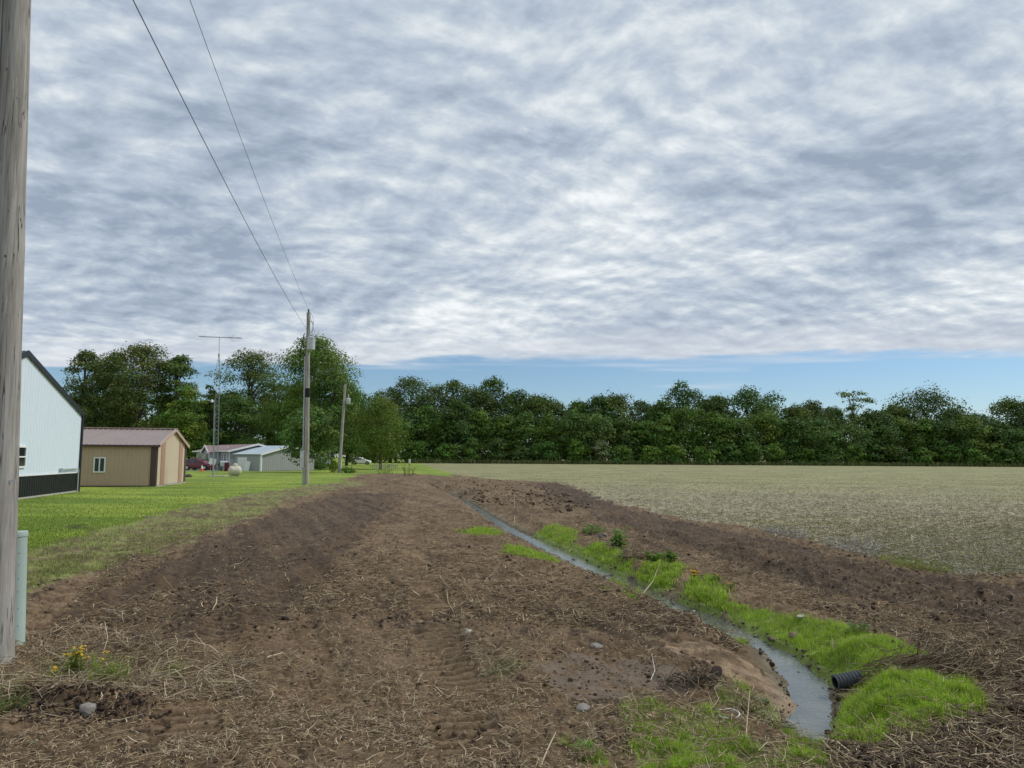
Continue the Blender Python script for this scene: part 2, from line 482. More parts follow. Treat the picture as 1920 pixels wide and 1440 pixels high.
def water_mat():
    m = bpy.data.materials.new('water'); m.use_nodes = True
    t = m.node_tree; t.nodes.clear(); n = NT(t)
    pos = n.n('ShaderNodeNewGeometry').outputs['Position']
    nz = n.n('ShaderNodeTexNoise', {'Vector': pos, 'Scale': 3.0, 'Detail': 4.0}).outputs[0]
    base = n.mix(n.sstep(nz, .35, .65), (.07, .088, .086), (.12, .13, .115))
    n1 = n.n('ShaderNodeTexNoise', {'Vector': n.n('ShaderNodeMapping', {0: pos, 3: (1, .8, 1)}).outputs[0], 'Scale': 26.0, 'Detail': 3.0, 'Distortion': .6}).outputs[0]
    b = n.n('ShaderNodeBsdfPrincipled', {'Base Color': base, 'Roughness': .035, 'IOR': 1.48, 'Specular IOR Level': .8})
    bp = n.n('ShaderNodeBump', {'Height': n1, 'Strength': .35, 'Distance': .010})
    t.links.new(bp.outputs[0], b.inputs['Normal'])
    n.n('ShaderNodeOutputMaterial', {0: b.outputs[0]})
    return m


def wood_pole_mat(name, c1, c2, c3, sc=1.0):
    m = bpy.data.materials.new(name); m.use_nodes = True
    t = m.node_tree; t.nodes.clear(); n = NT(t)
    tc_ = n.n('ShaderNodeTexCoord').outputs['Object']
    v1 = n.n('ShaderNodeMapping', {0: tc_, 3: (26 * sc, 26 * sc, .9)}).outputs[0]
    v2 = n.n('ShaderNodeMapping', {0: tc_, 3: (60 * sc, 60 * sc, 1.6)}).outputs[0]
    g = n.n('ShaderNodeTexNoise', {'Vector': v1, 'Scale': 1.0, 'Detail': 8.0, 'Roughness': .7, 'Distortion': .35}).outputs[0]
    g2 = n.n('ShaderNodeTexNoise', {'Vector': v2, 'Scale': 1.0, 'Detail': 4.0, 'Roughness': .6}).outputs[0]
    big = n.n('ShaderNodeTexNoise', {'Vector': tc_, 'Scale': 2.2, 'Detail': 3.0}).outputs[0]
    c = n.ramp(g, [(.30, c3), (.46, c1), (.62, c2)])
    c = n.mix(n.m('MULTIPLY', n.sstep(g2, .52, .60), .45), c, c1)
    crack = n.n('ShaderNodeMapping', {0: tc_, 3: (17 * sc, 17 * sc, .42)}).outputs[0]
    vz = n.n('ShaderNodeTexNoise', {'Vector': crack, 'Scale': 1.0, 'Detail': 3.0, 'Roughness': .5, 'Distortion': .2}).outputs[0]
    line = n.m('SUBTRACT', 1.0, n.sstep(n.m('ABSOLUTE', n.m('SUBTRACT', vz, .47)), .003, .013))
    line = n.m('MULTIPLY', line, n.sstep(big, .42, .56))
    c = n.mix(n.m('MULTIPLY', line, .8), c, (.03, .026, .022))
    f = n.m('ADD', .75, n.m('MULTIPLY', big, .5))
    c = n.mix(1.0, c, n.n('ShaderNodeCombineXYZ', {0: f, 1: f, 2: f}).outputs[0], 'MULTIPLY')
    b = n.n('ShaderNodeBsdfPrincipled', {'Base Color': c, 'Roughness': .9, 'Specular IOR Level': .2})
    hh = n.m('SUBTRACT', n.m('ADD', g, n.m('MULTIPLY', g2, .4)), n.m('MULTIPLY', line, 1.5))
    bp = n.n('ShaderNodeBump', {'Height': hh, 'Strength': 1.0, 'Distance': .005})
    t.links.new(bp.outputs[0], b.inputs['Normal'])
    n.n('ShaderNodeOutputMaterial', {0: b.outputs[0]})
    return m


M = {}
M['ground'] = ground_mat()
M['water'] = water_mat()
M['pole_near'] = wood_pole_mat('weathered wood', (.29, .275, .245), (.41, .39, .355), (.17, .16, .14))
M['pole'] = wood_pole_mat('pole wood', (.33, .30, .265), (.47, .44, .40), (.17, .14, .12), .5)
M['straw'] = mat('dry straw', attr='Col', rough=.75, var=.2, scale=30, transl=.1)
M['grass'] = mat('grass blades', attr='Col', rough=.6, var=.12, scale=4, transl=.42)
M['leaf'] = mat('leaves', attr='Col', rough=.65, var=.25, scale=.8, transl=.22, spec=.2)
M['bark'] = mat('bark', (.10, .085, .065), .95, .4, 4, .02, 20, stretch=(1, 1, .25))
M['clod'] = mat('soil clod', attr='Col', rough=.95, var=.3, scale=30, bump=.006, bscale=60, spec=.15)
M['rock'] = mat('grey stone', (.30, .28, .25), .85, .35, 12, .008, 30, col2=(.17, .15, .13))
M['rockpale'] = mat('pale stone', (.46, .43, .38), .85, .3, 14, .006, 40, col2=(.28, .25, .21))
M['wetrock'] = mat('wet stone', (.05, .045, .04), .35, .4, 15, .006, 40, spec=.5)
M['white_sheet'] = mat('white painted steel', (.68, .765, .85), .45, .04, 1.2, stretch=(1, 1, .3))
M['black_sheet'] = mat('black painted steel', (.018, .020, .023), .4, .2, 2)
M['tan_sheet'] = mat('tan painted steel', (.50, .36, .255), .5, .06, 1.5)
M['pinktan'] = mat('pale tan painted steel', (.60, .50, .385), .5, .06, 1.5)
M['brownred'] = mat('reddish brown trim', (.43, .255, .19), .5, .1, 2)
M['darkbrown'] = mat('dark brown trim', (.085, .055, .05), .5, .15, 2)
M['brown_roof'] = mat('mauve brown steel roofing', (.275, .222, .205), .4, .10, 1.2)
M['trim_pink'] = mat('pale rose trim', (.50, .36, .32), .5, .08, 2)
M['white'] = mat('white paint', (.78, .79, .78), .5, .05, 4)
M['glass'] = mat('window glass', (.02, .025, .03), .08, .1, 2, spec=.8)
M['concrete'] = mat('concrete', (.42, .40, .36), .9, .2, 8, .004, 60)
M['galv'] = mat('galvanised steel', (.42, .45, .47), .45, .15, 9, metal=.3)
M['towergalv'] = mat('dull galvanised steel', (.25, .28, .28), .6, .15, 9)
M['pedgreen'] = mat('pale green painted steel', (.36, .45, .41), .45, .10, 3, .001, 90)
M['blackrub'] = mat('black rubber', (.015, .015, .016), .6, .3, 10)
M['pipe'] = mat('corrugated black pipe', (.075, .085, .095), .45, .3, 12)
M['transf'] = mat('transformer paint', (.50, .52, .53), .45, .1, 3)
M['house'] = mat('grey lap siding', (.40, .42, .45), .7, .06, 2)
M['house_roof'] = mat('maroon metal roof', (.25, .18, .185), .55, .15, 1.5)
M['garage'] = mat('grey steel siding', (.33, .345, .345), .55, .06, 1)
M['garage_roof'] = mat('pale blue grey roof', (.40, .47, .52), .45, .08, 1)
M['car'] = mat('dark red car paint', (.12, .008, .014), .22, .06, 4, spec=.7)
M['tyre'] = mat('tyre', (.015, .015, .015), .85, .2, 20)
M['rim'] = mat('alloy rim', (.45, .46, .48), .3, .1, 5, metal=.8)
M['orange'] = mat('orange plastic', (.75, .12, .03), .6, .1, 6)
M['tank'] = mat('cream painted steel tank', (.60, .57, .47), .55, .15, 4, col2=(.50, .46, .36))
M['redlamp'] = mat('red lamp lens', (.35, .01, .01), .3, .05, 4)
M['clearlamp'] = mat('clear lamp lens', (.65, .66, .68), .15, .05, 4)
M['yellow'] = mat('yellow petals', (.80, .52, .02), .7, .15, 20, transl=.2)
M['band'] = mat('black band', (.012, .012, .012), .7, .2, 4)
M['plasticw'] = mat('white plastic', (.68, .68, .64), .4, .08, 8)
M['wire'] = mat('bare wire', (.10, .105, .11), .5, .1, 4)
M['bluegreen'] = mat('blue green leaf', (.17, .27, .19), .7, .2, 20)

# ------------------------------------------------------------------ object helpers
COL = scene.collection


def props(o, label=None, cat=None, group=None, kind=None):
    if label: o['label'] = label
    if cat: o['category'] = cat
    if group: o['group'] = group
    if kind: o['kind'] = kind
    return o


def thing(name, label, cat, loc=(0, 0, 0), rz=0.0, group=None):
    o = bpy.data.objects.new(name, None)
    COL.objects.link(o)
    o.empty_display_size = .3
    o.location = loc
    o.rotation_euler = (0, 0, rz)
    return props(o, label, cat, group)


def mesh_np(name, V, F, material, parent=None, col=None, smooth=False, extra=None):
    """V (n,3), F (m,3) or (m,4)"""
    me = bpy.data.meshes.new(name)
    V = np.asarray(V, np.float32); F = np.asarray(F, np.int32)
    me.vertices.add(len(V)); me.vertices.foreach_set('co', V.ravel())
    k_ = F.shape[1]
    me.loops.add(F.size); me.loops.foreach_set('vertex_index', F.ravel())
    me.polygons.add(len(F)); me.polygons.foreach_set('loop_start', np.arange(len(F), dtype=np.int32) * k_)
    me.update(calc_edges=True)
    if smooth: me.polygons.foreach_set('use_smooth', np.ones(len(F), bool))
    if col is not None:
        a = me.attributes.new('Col', 'FLOAT_COLOR', 'POINT')
        c = np.ones((len(V), 4), np.float32); c[:, :col.shape[1]] = col
        a.data.foreach_set('color', c.ravel())
    if extra:
        for nm, arr in extra.items():
            a = me.attributes.new(nm, 'FLOAT', 'POINT'); a.data.foreach_set('value', arr.astype(np.float32))
    me.materials.append(material)
    o = bpy.data.objects.new(name, me); COL.objects.link(o)
    if parent: o.parent = parent
    return o


class MB:
    def __init__(s): s.v = []; s.f = []
    def add(s, vs_, fs):
        k_ = len(s.v); s.v += [tuple(p) for p in vs_]; s.f += [tuple(i + k_ for i in f) for f in fs]; return s
    def box(s, c, d, rz=0, mtx=None):
        x, y, z = d[0] / 2, d[1] / 2, d[2] / 2
        vs_ = [Vector((i * x, j * y, k_ * z)) for k_ in (-1, 1) for j in (-1, 1) for i in (-1, 1)]
        R = mtx if mtx is not None else Matrix.Rotation(rz, 3, 'Z')
        vs_ = [R @ p + Vector(c) for p in vs_]
        return s.add(vs_, [(0, 2, 3, 1), (4, 5, 7, 6), (0, 1, 5, 4), (2, 6, 7, 3), (0, 4, 6, 2), (1, 3, 7, 5)])
    def tube(s, pts, r, n=8, cap=True, flat=1.0):
        pts = [Vector(p) for p in pts]
        rs = r if isinstance(r, (list, tuple)) else [r] * len(pts)
        k_ = len(s.v); up = None
        for i, p in enumerate(pts):
            t = (pts[min(i + 1, len(pts) - 1)] - pts[max(i - 1, 0)]).normalized()
            if up is None:
                a = Vector((0, 0, 1)) if abs(t.z) < .9 else Vector((1, 0, 0))
                up = (a - t * a.dot(t)).normalized()
            else:
                up = (up - t * up.dot(t)).normalized()
            b = t.cross(up)
            for j in range(n):
                an = 2 * math.pi * j / n
                s.v.append(tuple(p + (up * math.cos(an) + b * math.sin(an) * flat) * rs[i]))
        for i in range(len(pts) - 1):
            for j in range(n):
                a0 = k_ + i * n + j; a1 = k_ + i * n + (j + 1) % n
                s.f.append((a0, a1, a1 + n, a0 + n))
        if cap:
            s.f.append(tuple(k_ + j for j in reversed(range(n))))
            s.f.append(tuple(k_ + (len(pts) - 1) * n + j for j in range(n)))
        return s
    def lathe(s, prof, n=20, c=(0, 0, 0), axis='Z', cap=True):
        k_ = len(s.v); c = Vector(c)
        for r, z in prof:
            for j in range(n):
                an = 2 * math.pi * j / n
                p = Vector((r * math.cos(an), r * math.sin(an), z))
                if axis == 'X': p = Vector((p.z, p.x, p.y))
                if axis == 'Y': p = Vector((p.y, p.z, p.x))
                s.v.append(tuple(p + c))
        for i in range(len(prof) - 1):
            for j in range(n):
                a0 = k_ + i * n + j; a1 = k_ + i * n + (j + 1) % n
                s.f.append((a0, a1, a1 + n, a0 + n))
        if not cap: return s
        s.f.append(tuple(k_ + j for j in reversed(range(n))))
        s.f.append(tuple(k_ + (len(prof) - 1) * n + j for j in range(n)))
        return s
    def prism(s, poly, off):
        """closed polygon (3-D points) pushed along off"""
        n = len(poly); off = Vector(off)
        vs_ = [Vector(p) for p in poly] + [Vector(p) + off for p in poly]
        fs = [tuple(range(n)), tuple(reversed(range(n, 2 * n)))] + [(i, i + n, (i + 1) % n + n, (i + 1) % n) for i in range(n)]
        return s.add(vs_, fs)
    def build(s, name, material, parent=None, smooth=False, bevel=0):
        me = bpy.data.meshes.new(name); me.from_pydata(s.v, [], s.f); me.materials.append(material)
        if smooth:
            me.polygons.foreach_set('use_smooth', np.ones(len(me.polygons), bool))
        me.validate()
        import bmesh
        bm = bmesh.new(); bm.from_mesh(me); bmesh.ops.recalc_face_normals(bm, faces=bm.faces); bm.to_mesh(me); bm.free()
        o = bpy.data.objects.new(name, me); COL.objects.link(o)
        if parent: o.parent = parent
        if smooth:
            md = o.modifiers.new('e', 'EDGE_SPLIT'); md.split_angle = math.radians(40)
        if bevel:
            md = o.modifiers.new('b', 'BEVEL'); md.width = bevel; md.segments = 2; md.limit_method = 'ANGLE'
        return o


def ribbed(p0, p1, zb, zt, n, pitch=.23, rib=.02, ribw=.035):
    """sheet of ribbed steel from p0 to p1 (2-D), bottom/top given as functions of the distance, n = outward 2-D normal"""
    b = MB()
    p0 = Vector(p0[:2]); p1 = Vector(p1[:2]); L = (p1 - p0).length; d = (p1 - p0) / L; n = Vector(n[:2]).normalized()
    ss = []; s_ = 0
    while s_ < L:
        for o, h in ((0, 0), (pitch - 2 * ribw, 0), (pitch - 1.6 * ribw, rib), (pitch - .8 * ribw, rib), (pitch - .4 * ribw, 0)):
            if s_ + o < L: ss.append((s_ + o, h))
        s_ += pitch
    ss.append((L, 0))
    k_ = 0; vs_ = []; fs = []
    for i, (a, h) in enumerate(ss):
        q = p0 + d * a + n * h
        vs_ += [(q.x, q.y, zb(a)), (q.x, q.y, zt(a))]
        if i: fs.append((2 * i - 2, 2 * i, 2 * i + 1, 2 * i - 1))
    b.add(vs_, fs)
    return b


def ribbed_slope(e0, e1, r0, r1, pitch=.23, rib=.03, ribw=.05, thick=.05):
    """ribbed roof sheet: eave line e0->e1, ridge line r0->r1"""
    b = MB(); e0, e1, r0, r1 = map(Vector, (e0, e1, r0, r1))
    L = (e1 - e0).length; nrm = (e1 - e0).cross(r0 - e0).normalized()
    if nrm.z < 0: nrm = -nrm
    ss = []; s_ = 0
    while s_ < L:
        for o, h in ((0, 0), (pitch - 2 * ribw, 0), (pitch - 1.5 * ribw, rib), (pitch - 1.0 * ribw, rib), (pitch - .5 * ribw, 0)):
            if s_ + o < L: ss.append(((s_ + o) / L, h))
        s_ += pitch
    ss.append((1.0, 0))
    vs_ = []; fs = []
    for i, (t, h) in enumerate(ss):
        a = e0.lerp(e1, t); c = r0.lerp(r1, t)
        vs_ += [a + nrm * h, c + nrm * h, a - nrm * thick, c - nrm * thick]
        if i:
            q = 4 * i; p = q - 4
            fs += [(p, q, q + 1, p + 1), (p + 2, p + 3, q + 3, q + 2), (p, p + 2, q + 2, q), (p + 1, q + 1, q + 3, p + 3)]
    e = 4 * (len(ss) - 1)
    fs += [(0, 1, 3, 2), (e, e + 2, e + 3, e + 1)]
    return b.add(vs_, fs)


# ------------------------------------------------------------------ terrain
def build_ground():
    rows = [0.9, 1.3, 1.8, 2.4, 3.0, 3.5]
    D = 3.8
    while D < 3200:
        rows.append(D)
        D += max(.010, min(D * D / (1355 * 2.1), .0135 * D if D < 200 else .05 * D))
    rows = np.array(rows)
    ang = np.concatenate([np.linspace(-100, -42, 60)[:-1], np.linspace(-42, 42, 1150), np.linspace(42, 100, 60)[1:]])
    ang = np.radians(ang)
    R_, A_ = np.meshgrid(rows, ang, indexing='ij')
    x = (R_ * np.sin(A_)).ravel(); y = (R_ * np.cos(A_)).ravel()
    reg = regions(x, y)
    z = H(x, y, reg)
    r = np.hypot(x, y)
    # ---- colour
    def c(*a): return np.array(a)
    def lerp(a, b, t): return a + (b - a) * t[:, None]
    one = np.ones((len(x), 1))
    f1 = fbm(x, y, 1.3, 3, 101); f2 = fbm(x, y, .22, 3, 103); f3 = fbm(x, y, .06, 2, 107); f4 = fbm(x, y, 5, 3, 109)
    fs = fbm(x * .35, y, .12, 3, 111)
    d, wd, side = creek(x, y)
    soil = lerp(one * c(.128, .088, .055), one * c(.205, .148, .095), sst(f1 + .7 * f2 + .5 * fs, -.35, .5))
    soil = lerp(soil, one * c(.052, .036, .027), sst(f2 * .9 + f3 * .5 + f1 * .7, .0, .45) * .85)
    sq = x * .99 + y * .17; ss_ = y * .99 - x * .17
    sq2 = x * .93 + y * .36; ss2 = y * .93 - x * .36
    left = side > 0
    streak = np.where(left, fbm(sq, ss_ * .05, .45, 3, 151), fbm(sq2, ss2 * .05, .45, 3, 152)) * (1 - reg['field']) * sst(r, 5, 8)
    soil = lerp(soil, one * c(.060, .042, .030), sst(streak + .3 * f2, .05, .42) * .72)
    soil = lerp(soil, one * c(.27, .20, .135), sst(-streak + .3 * f2, .12, .5) * .45)
    dk = (reg['dark'] | reg['dark2']).astype(float) * sst(f1 * .5 + f2 * .6 + f4 * .3, -.55, .2)
    soil = lerp(soil, one * c(.062, .044, .033), dk * np.where(reg['dark'], .85, .7))
    stw = (reg['straw'] | reg['strawr']).astype(float)
    soil = lerp(soil, one * c(.28, .21, .135), stw * sst(f2 + .6 * f3, -.3, .5) * .38)
    tanz = (~reg['dark'] & ~reg['dark2'] & (r > 9)).astype(float)
    soil = lerp(soil, one * c(.235, .172, .108), tanz * sst(f1 + f2 + fs, -.3, .6) * .7)
    soil = lerp(soil, one * c(.31, .235, .165), reg['sand'] * sst(f2 + f1 * .6, -.35, .35) * .85)
    soil = lerp(soil, one * c(.15, .12, .098), reg['slick'] * sst(f2 + fs, -.6, .1) * .8)
    wet = (1 - sst(d, wd * 1.1 + .03, wd * 1.1 + .26)) * (y < 45)
    mud = lerp(one * c(.105, .088, .058), one * c(.17, .15, .095), sst(f2 + f1, -.4, .4))
    soil = lerp(soil, mud, wet * .85 * (1 - .8 * reg['sand']))
    mow = fbm(x * .15 - y * .1, y * .8 + x * .1, 1.6, 2, 141)
    lawn = lerp(one * c(.13, .195, .030), one * c(.26, .33, .045), sst(f4 * .7 + .3 * f1 + .25 * f2 + .6 * mow, -.45, .5))
    lawn = lerp(lawn, one * c(.055, .10, .02), sst(fs + f2 * .5, .25, .8) * .6)
    dirtspot = inpoly(x + .3 * f2, y + .4 * f1, gpoly([(110, 990), (140, 983), (165, 984), (160, 991), (130, 994)])) | inpoly(x + .3 * f2, y + .3 * f1, gpoly([(165, 992), (190, 990), (195, 995), (170, 998)]))
    lawn = lerp(lawn, one * c(.05, .04, .025), dirtspot * .8)
    mixc = lerp(soil, one * c(.19, .22, .06), sst(f2 * .9 + f1 * .8 + .4 * f3, -.30, .28) * .85)
    # field: stubble residue over soil and thin green cover
    farf = sst(r, 14, 70)
    resid = lerp(one * c(.22, .18, .125), one * c(.40, .36, .27), sst(f2 + f3 + fs, -.4, .6))
    grn = lerp(one * c(.165, .172, .07), one * c(.28, .275, .125), sst(f4 + f1 * .4 + f2 * .3, -.5, .5))
    stripes = fbm(x * .12 + y * .02, y * 1.0 + x * .25, .9, 3, 121)
    fld = lerp(resid, grn, np.clip(.10 + .62 * farf + .30 * sst(f1 + f2 * .8 + stripes * .6, -.2, .6), 0, 1))
    fld = lerp(fld, one * c(.33, .30, .24), sst(stripes + .3 * f2, .15, .6) * (1 - farf * .8) * .6)
    fld = lerp(fld, one * c(.30, .27, .13), sst(fbm(x, y, 9, 2, 131) + .4 * f1, .25, .6) * .5)
    fld = lerp(fld, one * c(.24, .27, .045), reg['fpatch'] * .75)
    soil = soil * c(.96, .915, .83)
    col = soil
    col = lerp(col, mixc, reg['mix'].astype(float))
    col = lerp(col, fld, reg['field'].astype(float))
    col = lerp(col, lawn, reg['lawn'].astype(float))
    for gp in GRASSW:
        g = inpoly(x + .05 * f2, y + .07 * f3, gp)
        col = lerp(col, one * c(.15, .22, .03), g * .8)
    for gp in WEEDY:
        g = inpoly(x + .06 * f2, y + .06 * f3, gp)
        col = lerp(col, one * c(.15, .16, .05), g * .6)
    alpha = np.clip(1 - reg['lawn'] - .5 * reg['mix'] - wet, 0, 1)
    col4 = np.concatenate([np.clip(col, .005, 1), alpha[:, None]], 1)
    nr, nc = len(rows), len(ang)
    i = np.arange(nr - 1)[:, None] * nc + np.arange(nc - 1)[None, :]
    F = np.stack([i, i + nc, i + nc + 1, i + 1], -1).reshape(-1, 4)
    F = F[:, ::-1]
    V = np.stack([x, y, z], -1)
    o = mesh_np('ground', V, F, M['ground'], col=col4, smooth=True, extra={'wet': wet + .5 * reg['slick']})
    props(o, kind='structure', label='brown churned soil, mown lawn and stubble field around the ditch')
    return o


build_ground()

# water in the ditch
pts = crk[2:]
vs_, fs_ = [], []
sub = []
for i in range(len(pts) - 1):
    for t in np.linspace(0, 1, 8, endpoint=False): sub.append(pts[i] + (pts[i + 1] - pts[i]) * t)
sub.append(pts[-1]); sub = np.array(sub)
tg = np.gradient(sub[:, :2], axis=0); tg /= np.linalg.norm(tg, axis=1)[:, None]
for (a, b, ww), (tx, ty) in zip(sub, tg):
    for s_ in np.linspace(-1, 1, 7):
        e = (ww * 1.6 + .04) * s_
        vs_.append((a - ty * e, b + tx * e, WATER_Z))
for i in range(len(sub) - 1):
    for j in range(6):
        q = i * 7 + j; fs_.append((q, q + 1, q + 8, q + 7))
wo = mesh_np('ditch_water', vs_, fs_, M['water'], smooth=True)
props(wo, kind='structure', label='narrow stream of shallow grey water in the ditch')


# ------------------------------------------------------------------ scatter builders
def straws(name, X, Y, Lm, Ls, rad, palette, label, lift=.006, tilt=.16, stick=.06, kind='stuff', cat='straw', parent=None, zoff=None, yawc=None, yaws=None):
    n = len(X)
    L = np.clip(rng.lognormal(math.log(Lm), Ls, n), Lm * .3, Lm * 4)
    yaw = rng.uniform(0, 2 * np.pi, n) if yawc is None else rng.normal(yawc, yaws, n)
    pit = np.abs(rng.normal(0, tilt, n)); up = rng.random(n) < stick; pit[up] = rng.uniform(.4, 1.3, up.sum())
    r = rad * rng.uniform(.5, 1.4, n)
    z0 = H(X, Y) + lift + rng.uniform(0, 1, n) * lift * 1.5 + np.sin(pit) * L * .35
    if zoff is not None: z0 = z0 + zoff
    dx, dy, dz = np.cos(yaw) * np.cos(pit), np.sin(yaw) * np.cos(pit), np.sin(pit)
    bend = rng.normal(0, .13, n) * L
    px_, py_ = -np.sin(yaw), np.cos(yaw)
    V = np.zeros((n, 3, 3, 3))
    for k_, t in enumerate((-.5, 0, .5)):
        cx = X + dx * L * t; cy = Y + dy * L * t; cz = z0 + dz * L * t
        if k_ == 1: cx = cx + px_ * bend; cy = cy + py_ * bend; cz = cz + np.abs(bend) * .4
        rr = r * (1 if k_ < 2 else .7)
        for j in range(3):
            a = 2 * np.pi * j / 3 + .5
            V[:, k_, j, 0] = cx + px_ * np.cos(a) * rr
            V[:, k_, j, 1] = cy + py_ * np.cos(a) * rr
            V[:, k_, j, 2] = cz + np.sin(a) * rr
    base = (np.arange(n) * 9)[:, None]
    f = []
    for k_ in range(2):
        for j in range(3):
            j2 = (j + 1) % 3
            f.append(np.concatenate([base + k_ * 3 + j, base + k_ * 3 + j2, base + (k_ + 1) * 3 + j2, base + (k_ + 1) * 3 + j], 1))
    F = np.stack(f, 1).reshape(-1, 4)
    pal = np.array(palette); ci = rng.integers(0, len(pal), n)
    c = pal[ci] * rng.uniform(.7, 1.2, n)[:, None]
    c = np.repeat(c, 9, axis=0)
    o = mesh_np(name, V.reshape(-1, 3), F, M['straw'], parent, col=c)
    if parent is None: props(o, label, cat if kind is None else None, kind=kind)
    return o


def sample_px(poly, n):
    """random ground points inside an outline, denser close by"""
    a = np.array(poly); x0, y0 = a.min(0); x1, y1 = a.max(0)
    xs, ys = [], []
    tot = 0
    while tot < n:
        u_ = rng.uniform(x0, x1, 4 * n); v_ = rng.uniform(y0, y1, 4 * n)
        m = inpoly(u_, v_, poly)
        xs.append(u_[m]); ys.append(v_[m]); tot += m.sum()
        if tot == 0: break
    u_ = np.concatenate(xs)[:n]; v_ = np.concatenate(ys)[:n]
    d = np.stack([(u_ - 960) / FPX, -(v_ - 720) / FPX, -np.ones_like(u_)], -1) @ CMN.T
    t = -CAMZ / d[:, 2]
    return d[:, 0] * t, d[:, 1] * t


STR = [(.56, .44, .27), (.44, .33, .20), (.27, .195, .12), (.68, .57, .39), (.17, .12, .08), (.34, .25, .15)]
STRD = [(.20, .14, .09), (.12, .085, .06), (.30, .22, .14), (.38, .30, .19), (.085, .06, .045)]
STRG = [(.48, .44, .35), (.38, .34, .26), (.58, .54, .45), (.33, .29, .21)]


def in_region(X, Y, cond):
    reg = regions(X, Y); d, wd, s_ = creek(X, Y)
    m = cond(reg, d, wd, s_) & ~((d < wd * 1.35 + .02) & (Y < 45) & (Y > 4.6))
    return X[m], Y[m]


# chopped straw over the near soil
X, Y = sample_px([(-450, 1200), (-150, 1150), (700, 1080), (1150, 1130), (1700, 1560), (-450, 1560)], 92000)
X, Y = in_region(X, Y, lambda r, d, w_, s_: ~r['lawn'] & ~r['slick'] & ((rng.random(len(r['lawn'])) < .5) | r['straw']) & ~r['sand'])
keep = rng.random(len(X)) < (.25 + 1.0 * sst(fbm(X, Y, .7, 3, 201), -.3, .3)) * (1 - .85 * tracks(X, Y)[1])
straws('chopped_straw', X[keep], Y[keep], .042, .6, .0023, STR, 'chopped pale straw strewn over the churned soil in the foreground', stick=.10, lift=.009)
# coarse straw bottom left around the pole and clump
X, Y = sample_px([(-120, 1215), (40, 1195), (160, 1170), (300, 1210), (480, 1230), (480, 1300), (200, 1320), (-120, 1330)], 3600)
straws('coarse_straw', X, Y, .14, .5, .0028, STR + [(.46, .40, .29)], 'long dry stems lying matted around the foot of the near pole', stick=.1, lift=.012)
# middle distance
X, Y = sample_px([(250, 1000), (600, 900), (1000, 900), (1250, 1060), (1400, 1200), (1150, 1180), (700, 1150), (100, 1180)], 26000)
X, Y = in_region(X, Y, lambda r, d, w_, s_: ~r['lawn'] & ~r['field'] & (~r['dark2'] | (rng.random(len(r['lawn'])) < .35)))
m = rng.random(len(X)) > .75 * tracks(X, Y)[1]; X, Y = X[m], Y[m]
straws('scattered_straw', X, Y, .085, .6, .0038, STRD + STR, 'brown straw litter pressed into the graded soil bank left of the ditch', stick=.08)
# right hand bank
X, Y = sample_px([(900, 900), (1060, 900), (1500, 1010), (1960, 1110), (2500, 1180), (2500, 1500), (1560, 1500), (1560, 1390), (1860, 1320), (1700, 1200), (1400, 1110), (1150, 1030), (960, 960)], 58000)
X, Y = in_region(X, Y, lambda r, d, w_, s_: ~r['lawn'] & ~r['field'] & (~r['dark'] | (rng.random(len(r['lawn'])) < .38)))
straws('bank_straw', X, Y, .075, .6, .003, STRD + STR, 'brown straw litter over the dark soil right of the ditch', stick=.06)
# stubble residue of the field
X, Y = sample_px([(830, 886), (2500, 876), (2500, 1180), (1940, 1120), (1600, 1060), (1300, 990), (1050, 915)], 72000)
X, Y = in_region(X, Y, lambda r, d, w_, s_: r['field'])
straws('field_stubble', X, Y, .11, .5, .0055, STRG + [(.26, .27, .12), (.20, .23, .09)], 'greyish crop residue covering the flat field', stick=.06, lift=.01)
X, Y = sample_px([(1430, 990), (1510, 1000), (1510, 1014), (1440, 1006)], 180)
straws('pale_stalks', X, Y, .16, .4, .008, [(.55, .52, .46), (.42, .39, .33)], 'bleached corn stalks lying at the edge of the field', stick=.2, lift=.02)
X, Y = sample_px([(1540, 1012), (1660, 1025), (1640, 1046), (1560, 1034)], 260)
straws('bleached_stalks', X, Y, .15, .4, .007, [(.55, .52, .46), (.42, .39, .33)], 'bleached crop stalks beside the yellow green patch of the field', stick=.2, lift=.02)


